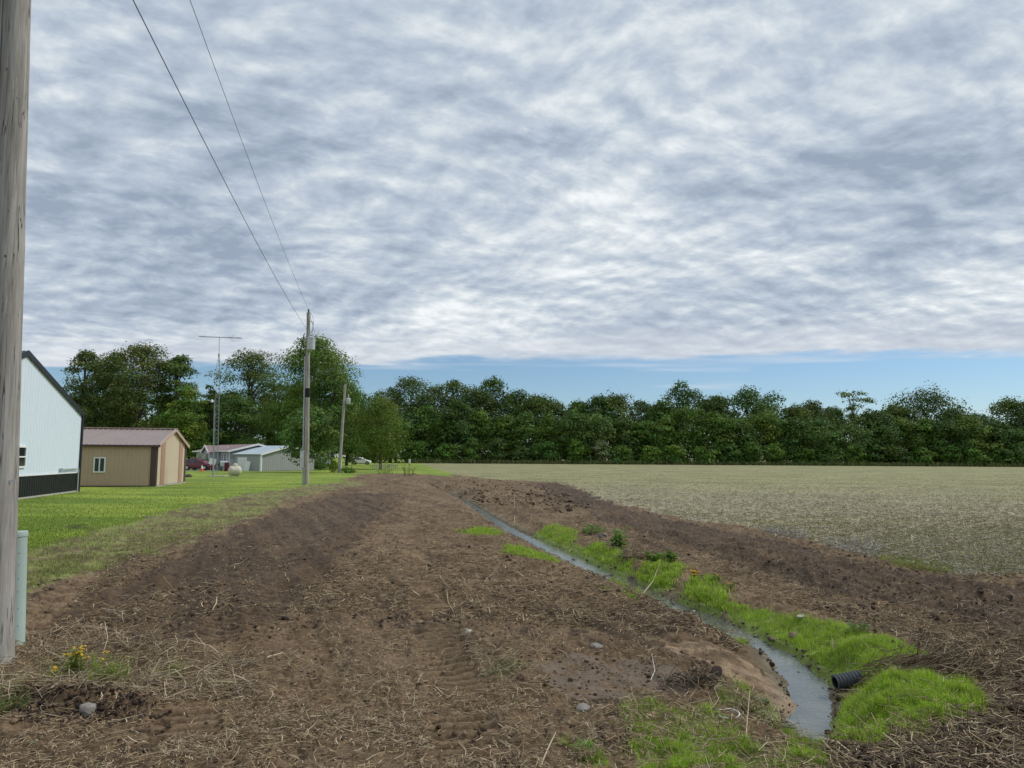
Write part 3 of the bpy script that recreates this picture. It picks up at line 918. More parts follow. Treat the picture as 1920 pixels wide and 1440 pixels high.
def blades(name, X, Y, hm, hs, wid, palette, label=None, lean=.5, parent=None, zo=0.0, loc=None, winddir=None, kind='stuff', flop=.0, cat=None, tuft=0.0):
    n = len(X)
    hgt = np.clip(rng.normal(hm, hs, n), hm * .3, hm * 2.2)
    if tuft: hgt = hgt * np.clip(1 + tuft * fbm(X, Y, .16, 2, 333) * 1.3, .35, 2)
    yaw = rng.uniform(0, 2 * np.pi, n); la = rng.uniform(0, 2 * np.pi, n)
    lm = np.abs(rng.normal(0, lean, n)) * hgt
    lx, ly = np.cos(la) * lm, np.sin(la) * lm
    if winddir is not None:
        lx = lx + winddir[0] * hgt; ly = ly + winddir[1] * hgt
    ex, ey = np.cos(yaw) * wid * .5, np.sin(yaw) * wid * .5
    wv_ = rng.uniform(.6, 1.3, n); ex = ex * wv_; ey = ey * wv_
    z0 = H(X, Y) + zo
    V = np.zeros((n, 5, 3))
    V[:, 0] = np.stack([X - ex, Y - ey, z0 - .01], -1); V[:, 1] = np.stack([X + ex, Y + ey, z0 - .01], -1)
    mx, my, mz = X + lx * .35, Y + ly * .35, z0 + hgt * .6
    V[:, 2] = np.stack([mx - ex * .8, my - ey * .8, mz], -1); V[:, 3] = np.stack([mx + ex * .8, my + ey * .8, mz], -1)
    V[:, 4] = np.stack([X + lx, Y + ly, z0 + hgt * (1 - flop * np.minimum(lm / hgt, 1))], -1)
    b = (np.arange(n) * 5)[:, None]
    F = np.stack([np.concatenate([b, b + 1, b + 3], 1), np.concatenate([b, b + 3, b + 2], 1), np.concatenate([b + 2, b + 3, b + 4], 1)], 1).reshape(-1, 3)
    pal = np.array(palette); c = pal[rng.integers(0, len(pal), n)] * (rng.uniform(.75, 1.2, n) * (1 + .35 * fbm(X, Y, .3, 2, 301)))[:, None]
    c = np.repeat(c, 5, axis=0)
    if loc is not None: V = V - np.array(loc)
    o = mesh_np(name, V.reshape(-1, 3), F, M['grass'], parent, col=c)
    if parent is None: props(o, label, cat, kind=kind)
    return o


GR = [(.27, .44, .03), (.34, .52, .04), (.42, .57, .065), (.18, .32, .025), (.47, .56, .11)]
LABG = ['small cushion of bright grass left of the ditch, furthest away', 'long tuft of bright grass on the left edge of the ditch water',
        'bright grass tuft on the far right bank of the ditch', 'bright grass cushion beside the leafy weeds on the right bank',
        'bright grass patch just beyond the orange flowers', 'round bright grass cushion below the orange flowers',
        'long mat of bright grass running down to the black pipe', 'big mat of bright grass in front of the black pipe',
        'bright grass on the left bank opposite the black pipe', 'thin grass among dead stems left of the pool',
        'broken grass patch behind the flat tan leaf', 'thin grass patch at the bottom edge of the picture', 'low grass at the near end of the ditch water',
        'coarse grass tuft in the bottom foreground', 'sparse grass around the half buried bucket rim',
        'thin strip of grass along the right shore beside the tan tussock', 'grass strip between the round cushion and the long mat', 'thin grass linking the two furthest tufts of the right bank',
        'short grass fringe on the left edge of midstream', 'thin grass between the big mat and the dead reeds']
for gi, (g, dn) in enumerate(zip(GRASS, GRASS_D)):
    a = np.array(g); area = 0.5 * abs(np.dot(a[:, 0], np.roll(a[:, 1], 1)) - np.dot(a[:, 1], np.roll(a[:, 0], 1)))
    n = int(area * 1.7 * dn) + 300
    X, Y = sample_px(g, n)
    amp = .08 if a[:, 1].mean() > 1110 else .14
    X = X + rng.normal(0, amp * .45, n) * rng.random(n) ** 2 * 2 + amp * 1.6 * fbm(X, Y, .4, 3, 303); Y = Y + rng.normal(0, amp * .6, n) * rng.random(n) ** 2 * 2 + amp * 1.6 * fbm(X, Y, .4, 3, 305)
    d, wd, s_ = creek(X, Y)
    m = (d > wd * 1.25 + .02)
    if dn < .9: m &= fbm(X, Y, .22, 2, 307) > (.05 if dn > .4 else .2)
    else: m &= fbm(X, Y, .26, 3, 309) > -.30
    X, Y = X[m], Y[m]
    near = a[:, 1].mean() > 1110
    blades('creek_grass', X, Y,   .043 if near else .075, .018, .0030 if near else .008, GR, LABG[gi], lean=.8, flop=.4, tuft=.9)

# lawn blades close enough to be seen
X, Y = sample_px([(-500, 1080), (-500, 960), (60, 930), (350, 905), (640, 893), (640, 912), (300, 968), (40, 1040)], 85000)
X, Y = in_region(X, Y, lambda r, d, w_, s_: r['lawn'])
blades('lawn_grass', X, Y, .035, .012, .012, [(.18, .265, .03), (.25, .34, .045), (.31, .38, .07), (.13, .20, .025)], 'short mown grass of the lawn beside the sheds', lean=.5)
X, Y = sample_px([(-500, 1230), (-500, 1075), (40, 1030), (300, 955), (560, 905), (600, 925), (450, 980), (150, 1085), (20, 1118)], 40000)
X, Y = in_region(X, Y, lambda r, d, w_, s_: r['mix'])
m = fbm(X, Y, .6, 3, 311) > -.15
blades('verge_grass', X[m], Y[m], .045, .02, .010, [(.21, .26, .055), (.28, .32, .09), (.15, .19, .04), (.38, .35, .17)], 'thin grass growing through soil along the lawn edge', lean=.7)
X, Y = sample_px([(1640, 1045), (1700, 1046), (1790, 1066), (1785, 1078), (1690, 1068)], 3500)
blades('field_grass', X, Y, .05, .02, .007, [(.24, .28, .05), (.18, .22, .05), (.30, .30, .08)], 'yellow green grass patch at the near edge of the field', lean=.7)
X, Y = sample_px([(840, 888), (2500, 876), (2500, 1180), (1940, 1120), (1600, 1050), (1300, 985), (1100, 915)], 34000)
X, Y = in_region(X, Y, lambda r, d, w_, s_: r['field'])
blades('field_sprouts', X, Y, .05, .02, .022, [(.24, .24, .10), (.29, .28, .13), (.34, .32, .16), (.19, .19, .075)], 'thin green sprouts coming up through the field residue', lean=.8)
# ragged stalks scattered over the near soil
X, Y = sample_px([(500, 1180), (1080, 1200), (1080, 1440), (100, 1440)], 2600)
m = fbm(X, Y, .35, 2, 313) > .18
blades('sparse_grass', X[m], Y[m], .035, .015, .003, [(.20, .22, .08), (.13, .18, .04), (.26, .24, .12)], 'sparse yellowish grass among the foreground straw', lean=.9)

WP = [[(70, 1240), (130, 1226), (235, 1240), (250, 1288), (160, 1296), (60, 1284)], [(-80, 1290), (40, 1270), (62, 1300), (10, 1335), (-80, 1340)], [(290, 1262), (330, 1246), (350, 1264), (320, 1276)]]
for g, lb in zip(WP, ['low yellow green grass around the yellow flowered weeds', 'thin green grass at the left edge below the near pole', 'small yellow green patch on the matted straw']):
    X, Y = sample_px(g, 2600 if len(g) > 4 else 700)
    X = X + .06 * rng.normal(0, 1, len(X)); Y = Y + .06 * rng.normal(0, 1, len(Y))
    m = fbm(X, Y, .2, 2, 351) > -.2
    blades('weed_grass', X[m], Y[m], .045, .02, .0028, [(.26, .31, .06), (.33, .38, .08), (.20, .26, .05), (.42, .38, .20)], lb, lean=.9)
gx, gy = [], []
for g in GRASS[5:]:
    X, Y = sample_px(g, 170); gx.append(X); gy.append(Y)
straws('grass_litter', np.concatenate(gx), np.concatenate(gy), .09, .5, .0017, STR, 'dead pale stems caught in the bright ditch grass', stick=.25, lift=.03)


# ---- clods
def ico(sub=0):
    t = (1 + 5 ** .5) / 2
    v_ = np.array([(-1, t, 0), (1, t, 0), (-1, -t, 0), (1, -t, 0), (0, -1, t), (0, 1, t), (0, -1, -t), (0, 1, -t), (t, 0, -1), (t, 0, 1), (-t, 0, -1), (-t, 0, 1)], float)
    v_ /= np.linalg.norm(v_[0])
    f = [(0, 11, 5), (0, 5, 1), (0, 1, 7), (0, 7, 10), (0, 10, 11), (1, 5, 9), (5, 11, 4), (11, 10, 2), (10, 7, 6), (7, 1, 8), (3, 9, 4), (3, 4, 2), (3, 2, 6), (3, 6, 8), (3, 8, 9), (4, 9, 5), (2, 4, 11), (6, 2, 10), (8, 6, 7), (9, 8, 1)]
    v_ = [tuple(p) for p in v_]
    for _ in range(sub):
        cache = {}; nf = []
        def mid(a, b):
            k_ = (min(a, b), max(a, b))
            if k_ not in cache:
                m = np.array(v_[a]) + np.array(v_[b]); m /= np.linalg.norm(m); v_.append(tuple(m)); cache[k_] = len(v_) - 1
            return cache[k_]
        for a, b, c_ in f:
            x_, y_, z_ = mid(a, b), mid(b, c_), mid(c_, a)
            nf += [(a, x_, z_), (b, y_, x_), (c_, z_, y_), (x_, y_, z_)]
        f = nf
    return np.array(v_), np.array(f)


def clods(name, X, Y, s, ls, palette, label, sub=1, sink=.25):
    n = len(X); bv, bf = ico(sub); k_ = len(bv)
    S = np.clip(rng.lognormal(math.log(s), ls, n), s * .3, s * 4)
    jit = 1 + rng.normal(0, .20, (n, k_))
    ax = rng.uniform(.6, 1.3, (n, 1, 3)); ax[:, :, 2] *= .7
    V = bv[None] * jit[:, :, None] * ax * S[:, None, None]
    a = rng.uniform(0, 6.28, n); ca, sa = np.cos(a)[:, None], np.sin(a)[:, None]
    V = np.stack([V[..., 0] * ca - V[..., 1] * sa, V[..., 0] * sa + V[..., 1] * ca, V[..., 2]], -1)
    z = H(X, Y) + S * (.5 - sink)
    V += np.stack([X, Y, z], -1)[:, None]
    F = (bf[None] + (np.arange(n) * k_)[:, None, None]).reshape(-1, 3)
    pal = np.array(palette); c = pal[rng.integers(0, len(pal), n)] * rng.uniform(.7, 1.25, n)[:, None]
    o = mesh_np(name, V.reshape(-1, 3), F, M['clod'], col=np.repeat(c, k_, axis=0), smooth=False)
    return props(o, label, kind='stuff')


CP = [(.13, .092, .06), (.085, .058, .04), (.17, .125, .08), (.06, .042, .03), (.21, .155, .10)]
X, Y = sample_px([(-100, 1180), (1100, 1150), (1400, 1250), (1250, 1330), (1100, 1500), (-100, 1500)], 12000)
X, Y = in_region(X, Y, lambda r, d, w_, s_: ~r['lawn'] & ~r['slick'] & (~r['straw'] | (rng.random(len(r['lawn'])) < .6)))
m = rng.random(len(X)) < 0.8 * sst(fbm(X, Y, 0.5, 3, 401), -.25, .35); X, Y = X[m], Y[m]
clods('soil_crumbs', X, Y, .0055, .85, CP, 'loose crumbs of dark soil in the foreground', sub=0)
X, Y = sample_px([(60, 1100), (640, 915), (960, 910), (1300, 1150), (1100, 1170), (100, 1200)], 15000)
X, Y = in_region(X, Y, lambda r, d, w_, s_: ~r['lawn'] & ~r['field'])
m = rng.random(len(X)) > .85 * tracks(X, Y)[1]; X, Y = X[m], Y[m]
m = rng.random(len(X)) < 0.7 * sst(fbm(X, Y, 1.0, 3, 401), -.25, .35); X, Y = X[m], Y[m]
clods('soil_lumps', X, Y, .0085, .85, CP, 'brown soil lumps on the graded bank left of the ditch', sub=0)
X, Y = sample_px([(1000, 905), (1940, 1100), (2500, 1180), (2500, 1480), (1580, 1480), (1580, 1400), (1860, 1320), (1500, 1120), (1100, 990)], 30000)
X, Y = in_region(X, Y, lambda r, d, w_, s_: ~r['lawn'] & ~r['field'])
m = rng.random(len(X)) < 0.8 * sst(fbm(X, Y, 0.8, 3, 401), -.25, .35); X, Y = X[m], Y[m]
clods('bank_soil_lumps', X, Y, .009, .7, [(.085, .06, .045), (.055, .04, .03), (.12, .088, .065)], 'dark soil lumps on the bank right of the ditch', sub=0)
X, Y = sample_px([(10, 1290), (120, 1285), (270, 1300), (310, 1340), (100, 1350), (0, 1340)], 2000)
X = X + rng.normal(0, .10, len(X)); Y = Y + rng.normal(0, .05, len(Y))
clods('dark_soil_heap', X, Y, .0055, .8, [(.045, .032, .026), (.07, .05, .038), (.03, .022, .018)], 'crumbly dark soil heap in front of the yellow flowers', sub=1)
X, Y = sample_px([(820, 900), (1000, 905), (1120, 950), (1060, 965), (900, 940), (830, 915)], 1100)
clods('spoil_heap_lumps', X, Y, .026, .7, CP, 'soil lumps on the spoil ridge at the far end of the ditch', sub=1)
X, Y = sample_px([(960, 1230), (1320, 1240), (1400, 1290), (1150, 1320), (980, 1290)], 500)
clods('ditch_bank_lumps', X, Y, .006, .6, CP, 'small lumps on the slick mud left of the ditch', sub=1)


# ------------------------------------------------------------------ rocks and debris as things
def rock(px, py, size, material, name, label, cat='rock', flat=.6, seed=1, group=None, sink=.35, ptz=None, rough=.16, stretch=(1.25, .85)):
    p = ground_pt(px, py) if ptz is None else ptz
    bv, bf = ico(3)
    r_ = np.random.default_rng(seed)
    q = bv * 1.3 + r_.uniform(0, 50, 3)
    dsp = fbm(q[:, 0] + q[:, 2] * .7, q[:, 1] - q[:, 2] * .6, .9, 4, seed) * rough * 2.4
    # facets: cut by a few random planes
    v_ = bv * (1 + dsp)[:, None]
    for _ in range(7):
        nn = r_.normal(0, 1, 3); nn /= np.linalg.norm(nn); h_ = r_.uniform(.55, .85)
        s_ = v_ @ nn; over = np.maximum(s_ - h_, 0)
        v_ = v_ - over[:, None] * nn * .85
    v_ = v_ * np.array([stretch[0], stretch[1], flat]) * size
    o = mesh_np(name, v_, bf, material, smooth=False)
    o.location = (p.x, p.y, p.z + size * flat * (.6 - sink))
    o.rotation_euler = (r_.uniform(-.2, .2), r_.uniform(-.2, .2), r_.uniform(0, 6))
    return props(o, label, cat, group)


rock(163, 1342, .065, M['rock'], 'stone', 'angular grey stone in the dark soil at bottom left', seed=3, flat=.8)
rock(878, 1188, .04, M['rockpale'], 'stone', 'small pale square stone on the straw in mid foreground', seed=4, flat=.9, stretch=(1, .9))
rock(1118, 1222, .055, M['rock'], 'stone', 'grey flat stone above the slick mud', seed=5, flat=.5)
rock(1046, 1222, .05, M['clod2'] if 'clod2' in M else mat('reddish clod', (.13, .075, .055), .95, .3, 15, .01, 40), 'soil_clod', 'reddish brown clod left of the grey flat stone', 'clod', seed=6, flat=.9)
rock(975, 1277, .042, mat('brown clod', (.10, .058, .04), .95, .3, 15, .01, 40), 'soil_clod', 'round brown clod at the left edge of the slick mud', 'clod', seed=7, flat=.95)
rock(1070, 1276, .026, mat('dark clod', (.06, .042, .033), .95, .3, 15, .006, 40), 'soil_clod', 'small dark clod lying on the slick mud', 'clod', seed=8)
rock(1094, 1330, .06, M['rock'], 'stone', 'pale grey jagged stone beside the bottom grass', seed=9, flat=.5)
rock(1146, 1352, .04, mat('pinkish clod', (.24, .17, .13), .95, .3, 15, .006, 40), 'soil_clod', 'pinkish tan clod below the pale grey jagged stone', 'clod', seed=10)
rock(1420, 1316, .07, mat('mossy clod', (.16, .14, .10), .95, .3, 15, .01, 40, col2=(.10, .13, .05)), 'soil_clod', 'mossy grey clod in the grass left of the pool', 'clod', seed=11, flat=.5, stretch=(1.5, .9))
rock(1345, 1264, .06, mat('black clod', (.04, .028, .023), .95, .3, 15, .012, 40), 'soil_clod', 'dark clod with roots at the left bank edge', 'clod', seed=12, flat=.7)
rock(1505, 1180, .05, M['rockpale'], 'stone', 'pale stone half hidden in the right bank grass', seed=13, flat=.45, stretch=(1.6, .8))
rock(1490, 1215, .06, mat('bank clod', (.19, .14, .10), .95, .3, 15, .012, 40), 'soil_clod', 'brown clod at the waters edge under the grass mat', 'clod', seed=14)
rock(1130, 1005, .14, mat('ashen clod', (.15, .13, .11), .95, .35, 10, .02, 20), 'soil_clod', 'ashen clod with grass behind the far right bank', 'clod', seed=15, flat=.6, stretch=(1.5, .8))
rock(1180, 1052, .16, mat('root clod', (.15, .11, .07), .95, .35, 10, .02, 20), 'soil_clod', 'tan overhanging root clod on the right bank', 'clod', seed=16, flat=.55, stretch=(1.5, .8))
rock(60, 1388, .02, M['bluegreen'], 'weed_leaf', 'blue green crumpled leaf lying at the bottom left', 'leaf', seed=21, flat=.25)
rock(1365, 1262, .0, M['rock'], 'stone', 'x', seed=1) if False else None


def wpt(px, py, dz=0.0):
    p = P(px, py, WATER_Z + dz); return p


WR = [(1176, 1098, .075, 'dark block of soil standing in the far stream'), (1336, 1141, .05, 'dark brown stone at the right edge of the stream'),
      (1275, 1147, .035, 'dark round stone left of midstream'), (1262, 1133, .04, 'dark stone pair lying across the stream, larger'), (1272, 1127, .03, 'dark stone pair lying across the stream, smaller'),
      (1322, 1154, .022, 'small dark stone in midstream left of the brown stone'), (1418, 1194, .032, 'flat black stone by the right shore above the grass mat'),
      (1434, 1204, .026, 'black stone just below the flat black stone'), (1448, 1203, .014, 'tiny black stone right of the black stone pair'),
      (1378, 1192, .01, 'tiny black pebble nearest the bend'), (1490, 1231, .02, 'dark pebble against the right shore near the pipe'),
      (1498, 1260, .015, 'dark leaf bit floating in the widest water'), (1543, 1290, .012, 'dark bit floating just below the pipe'),
      (1120, 1078, .06, 'dark lump in the far stream by the left bank'), (1075, 1050, .04, 'small lump in the far stream'), (1300, 1160, .014, 'pebble at the left shore of midstream')]
for i, (a, b, s_, lb) in enumerate(WR):
    rock(a, b, s_ * .8, M['wetrock'], 'wet_stone', lb, 'stone', seed=30 + i, flat=.5, ptz=wpt(a, b, .0), group='dark stones in the stream')
# flat slab wet at the bend
rock(1412, 1232, .13, mat('wet slab', (.10, .095, .09), .3, .3, 10, .01, 20, spec=.5), 'stone_slab', 'wet grey slab at the bend of the stream beside the sand', 'rock', seed=50, flat=.22, ptz=wpt(1412, 1232, .01), stretch=(1.5, .8))
# foam flecks / chips
rock(1302, 1145, .02, M['plasticw'], 'white_scrap', 'small white scrap floating in midstream', 'litter', seed=51, flat=.3, ptz=wpt(1302, 1145, .0))
rock(1508, 1374, .03, M['plasticw'], 'white_scrap', 'white rounded scrap at the near end of the pool', 'litter', seed=52, flat=.5)

# twigs
TW = [([(1040 + 0, 1062), (1120, 1055)], 0)]


def twig(pxs, r, material, name, label, cat, lift=.02):
    pts = []
    for i, (a, b, dz) in enumerate(pxs):
        p = ground_pt(a, b); p.z += dz + lift; pts.append(p)
    root = pts[0].copy()
    b_ = MB().tube([p - root for p in pts], [r * (1 - .5 * i / (len(pts) - 1)) for i in range(len(pts))], 6)
    o = b_.build(name, material, smooth=True); o.location = root
    return props(o, label, cat)


ws = mat('pale dry stem', (.45, .38, .26), .8, .2, 20)
wsd = mat('dark twig', (.05, .04, .033), .8, .2, 20)
twig([(965, 985, 0), (965, 984, .16), (964, 984, .42), (965, 984, .85)], .009, ws, 'dry_stalk', 'upright dry stalk standing on the far right bank of the ditch', 'stalk', 0)
twig([(1205, 1112, 0), (1225, 1100, .05), (1240, 1090, .1), (1258, 1078, .06)], .008, ws, 'twig', 'pale bent twig reaching over the stream from the left bank', 'twig')
twig([(1215, 1088, .02), (1250, 1096, .02), (1275, 1100, .02)], .006, ws, 'twig', 'thin pale twig lying at the right shore above the round grass cushion', 'twig')
twig([(1100, 1088, .02), (1130, 1082, .05), (1150, 1080, .02)], .016, wsd, 'driftwood', 'black stick lying across the far stream', 'stick', .0)
twig([(1346, 1140, .0), (1375, 1128, .03), (1395, 1112, .06)], .007, wsd, 'twig', 'dark twig leaning from the right shore into the grass', 'twig')
twig([(1165, 1146, .0), (1205, 1152, .03), (1225, 1140, .05), (1250, 1152, .03), (1268, 1165, .0)], .010, mat('root', (.16, .12, .085), .9, .2, 20), 'root', 'brown root curving over the left bank', 'root')
twig([(1395, 1408, 0), (1402, 1370, .06), (1407, 1325, .14)], .004, ws, 'fallen_twig', 'upright pale stem in front of the half buried bucket rim', 'stem', 0)
twig([(1220, 1275, 0), (1228, 1262, .03), (1222, 1244, .08)], .004, mat('white stem', (.62, .58, .52), .7, .1, 9), 'fallen_twig', 'white forked stem standing on the left bank', 'stem', 0)
twig([(1012, 1440, 0), (1030, 1410, .04), (1042, 1396, .06)], .006, ws, 'fallen_twig', 'thick pale stem slanting at the bottom edge', 'stem', 0)
twig([(560, 1426, .0), (522, 1416, .02), (500, 1416, .01)], .009, ws, 'cob_husk', 'pale curved husk lying in the bottom foreground', 'husk', .01)
twig([(240, 1278, 0), (300, 1274, .02), (360, 1266, .03), (412, 1276, .01)], .010, ws, 'fallen_twig', 'long thick dry stem lying right of the yellow flowers', 'stem', .01)
twig([(125, 1285, 0), (160, 1280, .04), (205, 1268, .08)], .005, ws, 'fallen_twig', 'straight pale stem leaning across the yellow flowered weeds', 'stem', .02)
twig([(500, 1240, 0), (530, 1228, .02), (548, 1243, .0)], .009, ws, 'fallen_twig', 'short thick pale stem in the straw left of centre', 'stem', .01)
twig([(190, 1146, 0), (225, 1150, .02), (262, 1140, .02)], .006, ws, 'fallen_twig', 'curved pale stem lying on the tread marks', 'stem', .01)

# corrugated drain pipe
pp = P(1566, 1280, -.12)
pipe_dir = Vector((1.0, .10, .18)).normalized()
pth = thing('drain_pipe', 'black corrugated drain pipe sticking out of the grass beside the pool', 'pipe', (pp.x, pp.y, pp.z))
prof = []
b_ = MB()
outer, inner = [], []
n_r = 32
q0 = Vector((0, 0, 0))
pts_, rs_ = [], []
for i in range(n_r):
    t = i / (n_r - 1) * .24
    pts_.append(q0 + pipe_dir * t); rs_.append(.056 + (.007 if (i // 2) % 2 == 0 else -.004))
b_.tube(pts_, rs_, 28, cap=False)
b_.build('pipe_wall', M['pipe'], pth, smooth=False)
MB().tube([q0, pipe_dir * .24], [.048, .048], 28, cap=False).build('pipe_bore', M['blackrub'], pth)
b_ = MB(); k_ = 28; ring = []
up_ = (Vector((0, 0, 1)) - pipe_dir * pipe_dir.z).normalized(); sd_ = pipe_dir.cross(up_)
v_ = []
for j in range(k_):
    an = 2 * math.pi * j / k_; dd = up_ * math.cos(an) + sd_ * math.sin(an); v_ += [dd * .062, dd * .047]
b_.add(v_, [(2 * j, 2 * ((j + 1) % k_), 2 * ((j + 1) % k_) + 1, 2 * j + 1) for j in range(k_)])
b_.build('pipe_rim', M['pipe'], pth)

# half buried bucket rim
bp_ = ground_pt(1366, 1338)
bp_.z -= .012
bt = thing('buried_bucket', 'white plastic bucket buried to its rim in the grass', 'bucket', tuple(bp_))
b_ = MB(); ring = []
for j in range(25):
    an = math.pi * 2 * j / 24
    ring.append(Vector((.075 * math.cos(an), .072 * math.sin(an), .012 + .010 * math.sin(an + .5))))
b_.tube(ring, .005, 6, cap=False).build('rim', M['plasticw'], bt, smooth=True)
MB().lathe([(.068, -.05), (.073, .008)], 24, cap=False).build('wall', M['plasticw'], bt)
MB().lathe([(.001, -.008), (.070, -.007)], 24).build('rain_water', mat('bucket water', (.10, .14, .14), .05, .05, 3, spec=.8), bt)
bt.scale = (1, 1, 1)

# flat leaf
lp = ground_pt(1222, 1352)
b_ = MB(); n = 12
b_.add([(0, 0, 0)] + [((.030 + .012 * math.sin(3 * a)) * math.cos(a), (.030 + .010 * math.cos(2 * a)) * math.sin(a), .010 * math.sin(2 * a)) for a in [2 * math.pi * i / n for i in range(n)]],
       [(0, i + 1, (i + 1) % n + 1) for i in range(n)])
o = b_.build('dry_leaf', mat('dry leaf', (.42, .30, .20), .8, .2, 20)); o.location = lp + Vector((0, 0, .03)); o.rotation_euler = (.5, .1, .3)
props(o, 'curled tan leaf lying on the bottom grass patch', 'leaf')

# dry reed heap on the right
hp = ground_pt(1745, 1262)
n = 620
X = hp.x + rng.normal(0, .26, n); Y = hp.y + rng.normal(0, .17, n)
q = np.exp(-(((X - hp.x) / .32) ** 2 + ((Y - hp.y) / .22) ** 2))
o = straws('reed_heap', X, Y, .20, .35, .0036, [(.36, .28, .18), (.20, .14, .09), (.13, .095, .065), (.48, .40, .28)], '', stick=.12, tilt=.35, parent=None,
           zoff=q * .13 * rng.random(n), yawc=-.9, yaws=.55, kind=None, cat='heap')
o['label'] = 'heap of dead brown reeds on the bank right of the grass'; o['kind'] = 'stuff'; del o['category']
hp = ground_pt(1195, 1046); n = 260
X = hp.x + rng.normal(0, .16, n); Y = hp.y + rng.normal(0, .16, n)
o = straws('dead_grass_tussock', X, Y, .20, .3, .005, [(.40, .32, .20), (.28, .21, .13), (.50, .42, .28)], '', stick=.1, tilt=.3, zoff=.12 * rng.random(n) * np.exp(-(((X - hp.x) / .2) ** 2)), kind=None, cat='tussock')
o['label'] = 'tan tussock of dead grass on the right bank before the orange flowers'; o['kind'] = 'stuff'; del o['category']
hp = ground_pt(945 + 10, 1265); n = 120
hp = ground_pt(945, 1252)
X = hp.x + rng.normal(0, .10, n); Y = hp.y + rng.normal(0, .10, n)
o = straws('wilted_tuft', X, Y, .13, .3, .0026, [(.34, .32, .16), (.22, .24, .10), (.46, .42, .26)], '', stick=.12, tilt=.3, kind=None, cat='tuft')
o['label'] = 'wilted yellowish tuft at the left edge of the slick mud'; o['kind'] = 'stuff'; del o['category']
hp = ground_pt(1300, 1285); n = 200
X = hp.x + rng.normal(0, .17, n); Y = hp.y + rng.normal(0, .07, n)
o = straws('dark_root_tangle', X, Y, .13, .3, .0028, [(.05, .04, .03), (.09, .065, .045), (.30, .24, .16)], '', stick=.15, tilt=.35, zoff=.05 * rng.random(n), kind=None, cat='roots')
o['label'] = 'tangle of black roots and stems on the left bank'; o['kind'] = 'stuff'; del o['category']
hp = ground_pt(1420, 1345); n = 220
X = hp.x + rng.normal(0, .13, n); Y = hp.y + rng.normal(0, .07, n)
m = np.abs(X - hp.x) < .2
o = straws('dead_stem_litter', X[m], Y[m], .13, .35, .0026, [(.50, .43, .31), (.32, .25, .16), (.14, .10, .07)], 'dead stems lying on the left edge of the pool', stick=.2, tilt=.3)


# ------------------------------------------------------------------ weeds with flowers
def weed(name, label, cat, base, h, n_stem, spread, leafcol, flower=None, leafw=.012, leafl=.05, nleaf=14, flowers=8, seed=0, fsize=.009, group=None):
    r_ = random.Random(seed)
    t = thing(name, label, cat, tuple(base), group=group)
    V = []; F = []; C = []
    for i in range(n_stem):
        a = r_.uniform(0, 6.28); rr = spread * math.sqrt(r_.random()); hh = h * r_.uniform(.6, 1.1)
        bx, by = rr * .7 * math.cos(a), rr * .7 * math.sin(a)
        tip = Vector((bx + r_.gauss(0, .15) * hh + rr * .3 * math.cos(a), by + r_.gauss(0, .15) * hh + rr * .3 * math.sin(a), hh))
        p0 = Vector((bx, by, -.01)); p1 = p0.lerp(tip, .5) + Vector((r_.gauss(0, .03) * hh, r_.gauss(0, .03) * hh, 0))
        MB().tube([p0, p1, tip], [.0035 * h / .3, .0025 * h / .3, .0012], 5).build('stem', M['stemm'], t)
        for k_ in range(nleaf):
            u_ = r_.uniform(.08, 1); c0 = (p0.lerp(p1, u_ * 2) if u_ < .5 else p1.lerp(tip, u_ * 2 - 1))
            la = r_.uniform(0, 6.28); dv = Vector((math.cos(la), math.sin(la), r_.uniform(-.2, .8))).normalized()
            L = leafl * r_.uniform(.5, 1.2) * (1.2 - .6 * u_); sd = dv.cross(Vector((0, 0, 1))).normalized() * leafw * r_.uniform(.6, 1.2)
            m_ = c0 + dv * L * .5 + Vector((0, 0, .1 * L)); e = c0 + dv * L - Vector((0, 0, .15 * L))
            q = len(V); V += [c0, m_ + sd, e, m_ - sd]; F.append((q, q + 1, q + 2, q + 3)); cc = [x_ * r_.uniform(.7, 1.3) for x_ in leafcol]; C += [cc] * 4
        if flower and i < flowers:
            fl = MB()
            for k_ in range(5):
                c0 = tip + Vector((r_.gauss(0, .012), r_.gauss(0, .012), r_.uniform(0, .012)))
                pr = fsize
                fl.lathe([(.2 * pr, -.4 * pr), (pr, 0), (.8 * pr, .3 * pr), (.2 * pr, .45 * pr)], 7, c0)
            fl.build('flower_head', flower, t)
    mesh_np('foliage', [tuple(p) for p in V], F, M['grass'], t, col=np.array(C))
    return t


M['stemm'] = mat('green stem', (.16, .20, .05), .7, .1, 5)
YG = (.26, .31, .06)
b0 = ground_pt(132, 1268)
weed('flowering_weed', 'tallest yellow flowered weed clump beside the near pole', 'weed', b0, .22, 16, .08, YG, M['yellow'], seed=1, flowers=13, leafw=.006, leafl=.06, nleaf=36)
b0 = ground_pt(170, 1262)
weed('flowering_weed', 'yellow flowered weed with one small flower head right of the tallest clump', 'weed', b0, .17, 10, .08, YG, M['yellow'], seed=2, flowers=2, leafw=.004, leafl=.05, nleaf=26)
b0 = ground_pt(98, 1282)
weed('flowering_weed', 'low yellow flowered weed left of the tallest clump', 'weed', b0, .12, 8, .06, YG, M['yellow'], seed=3, flowers=2, leafw=.004, leafl=.045, nleaf=22)
b0 = ground_pt(200, 1282)
weed('feathery_weed', 'feathery yellow green weed without flowers beside the dark soil heap', 'weed', b0, .17, 44, .20, YG, None, seed=4, leafw=.004, leafl=.05, nleaf=34)
b0 = ground_pt(20, 1310)
weed('feathery_weed', 'feathery green weed at the left picture edge', 'weed', b0, .09, 24, .16, (.14, .19, .05), None, seed=5, leafw=.004, leafl=.04, nleaf=22)
b0 = ground_pt(322, 1264)
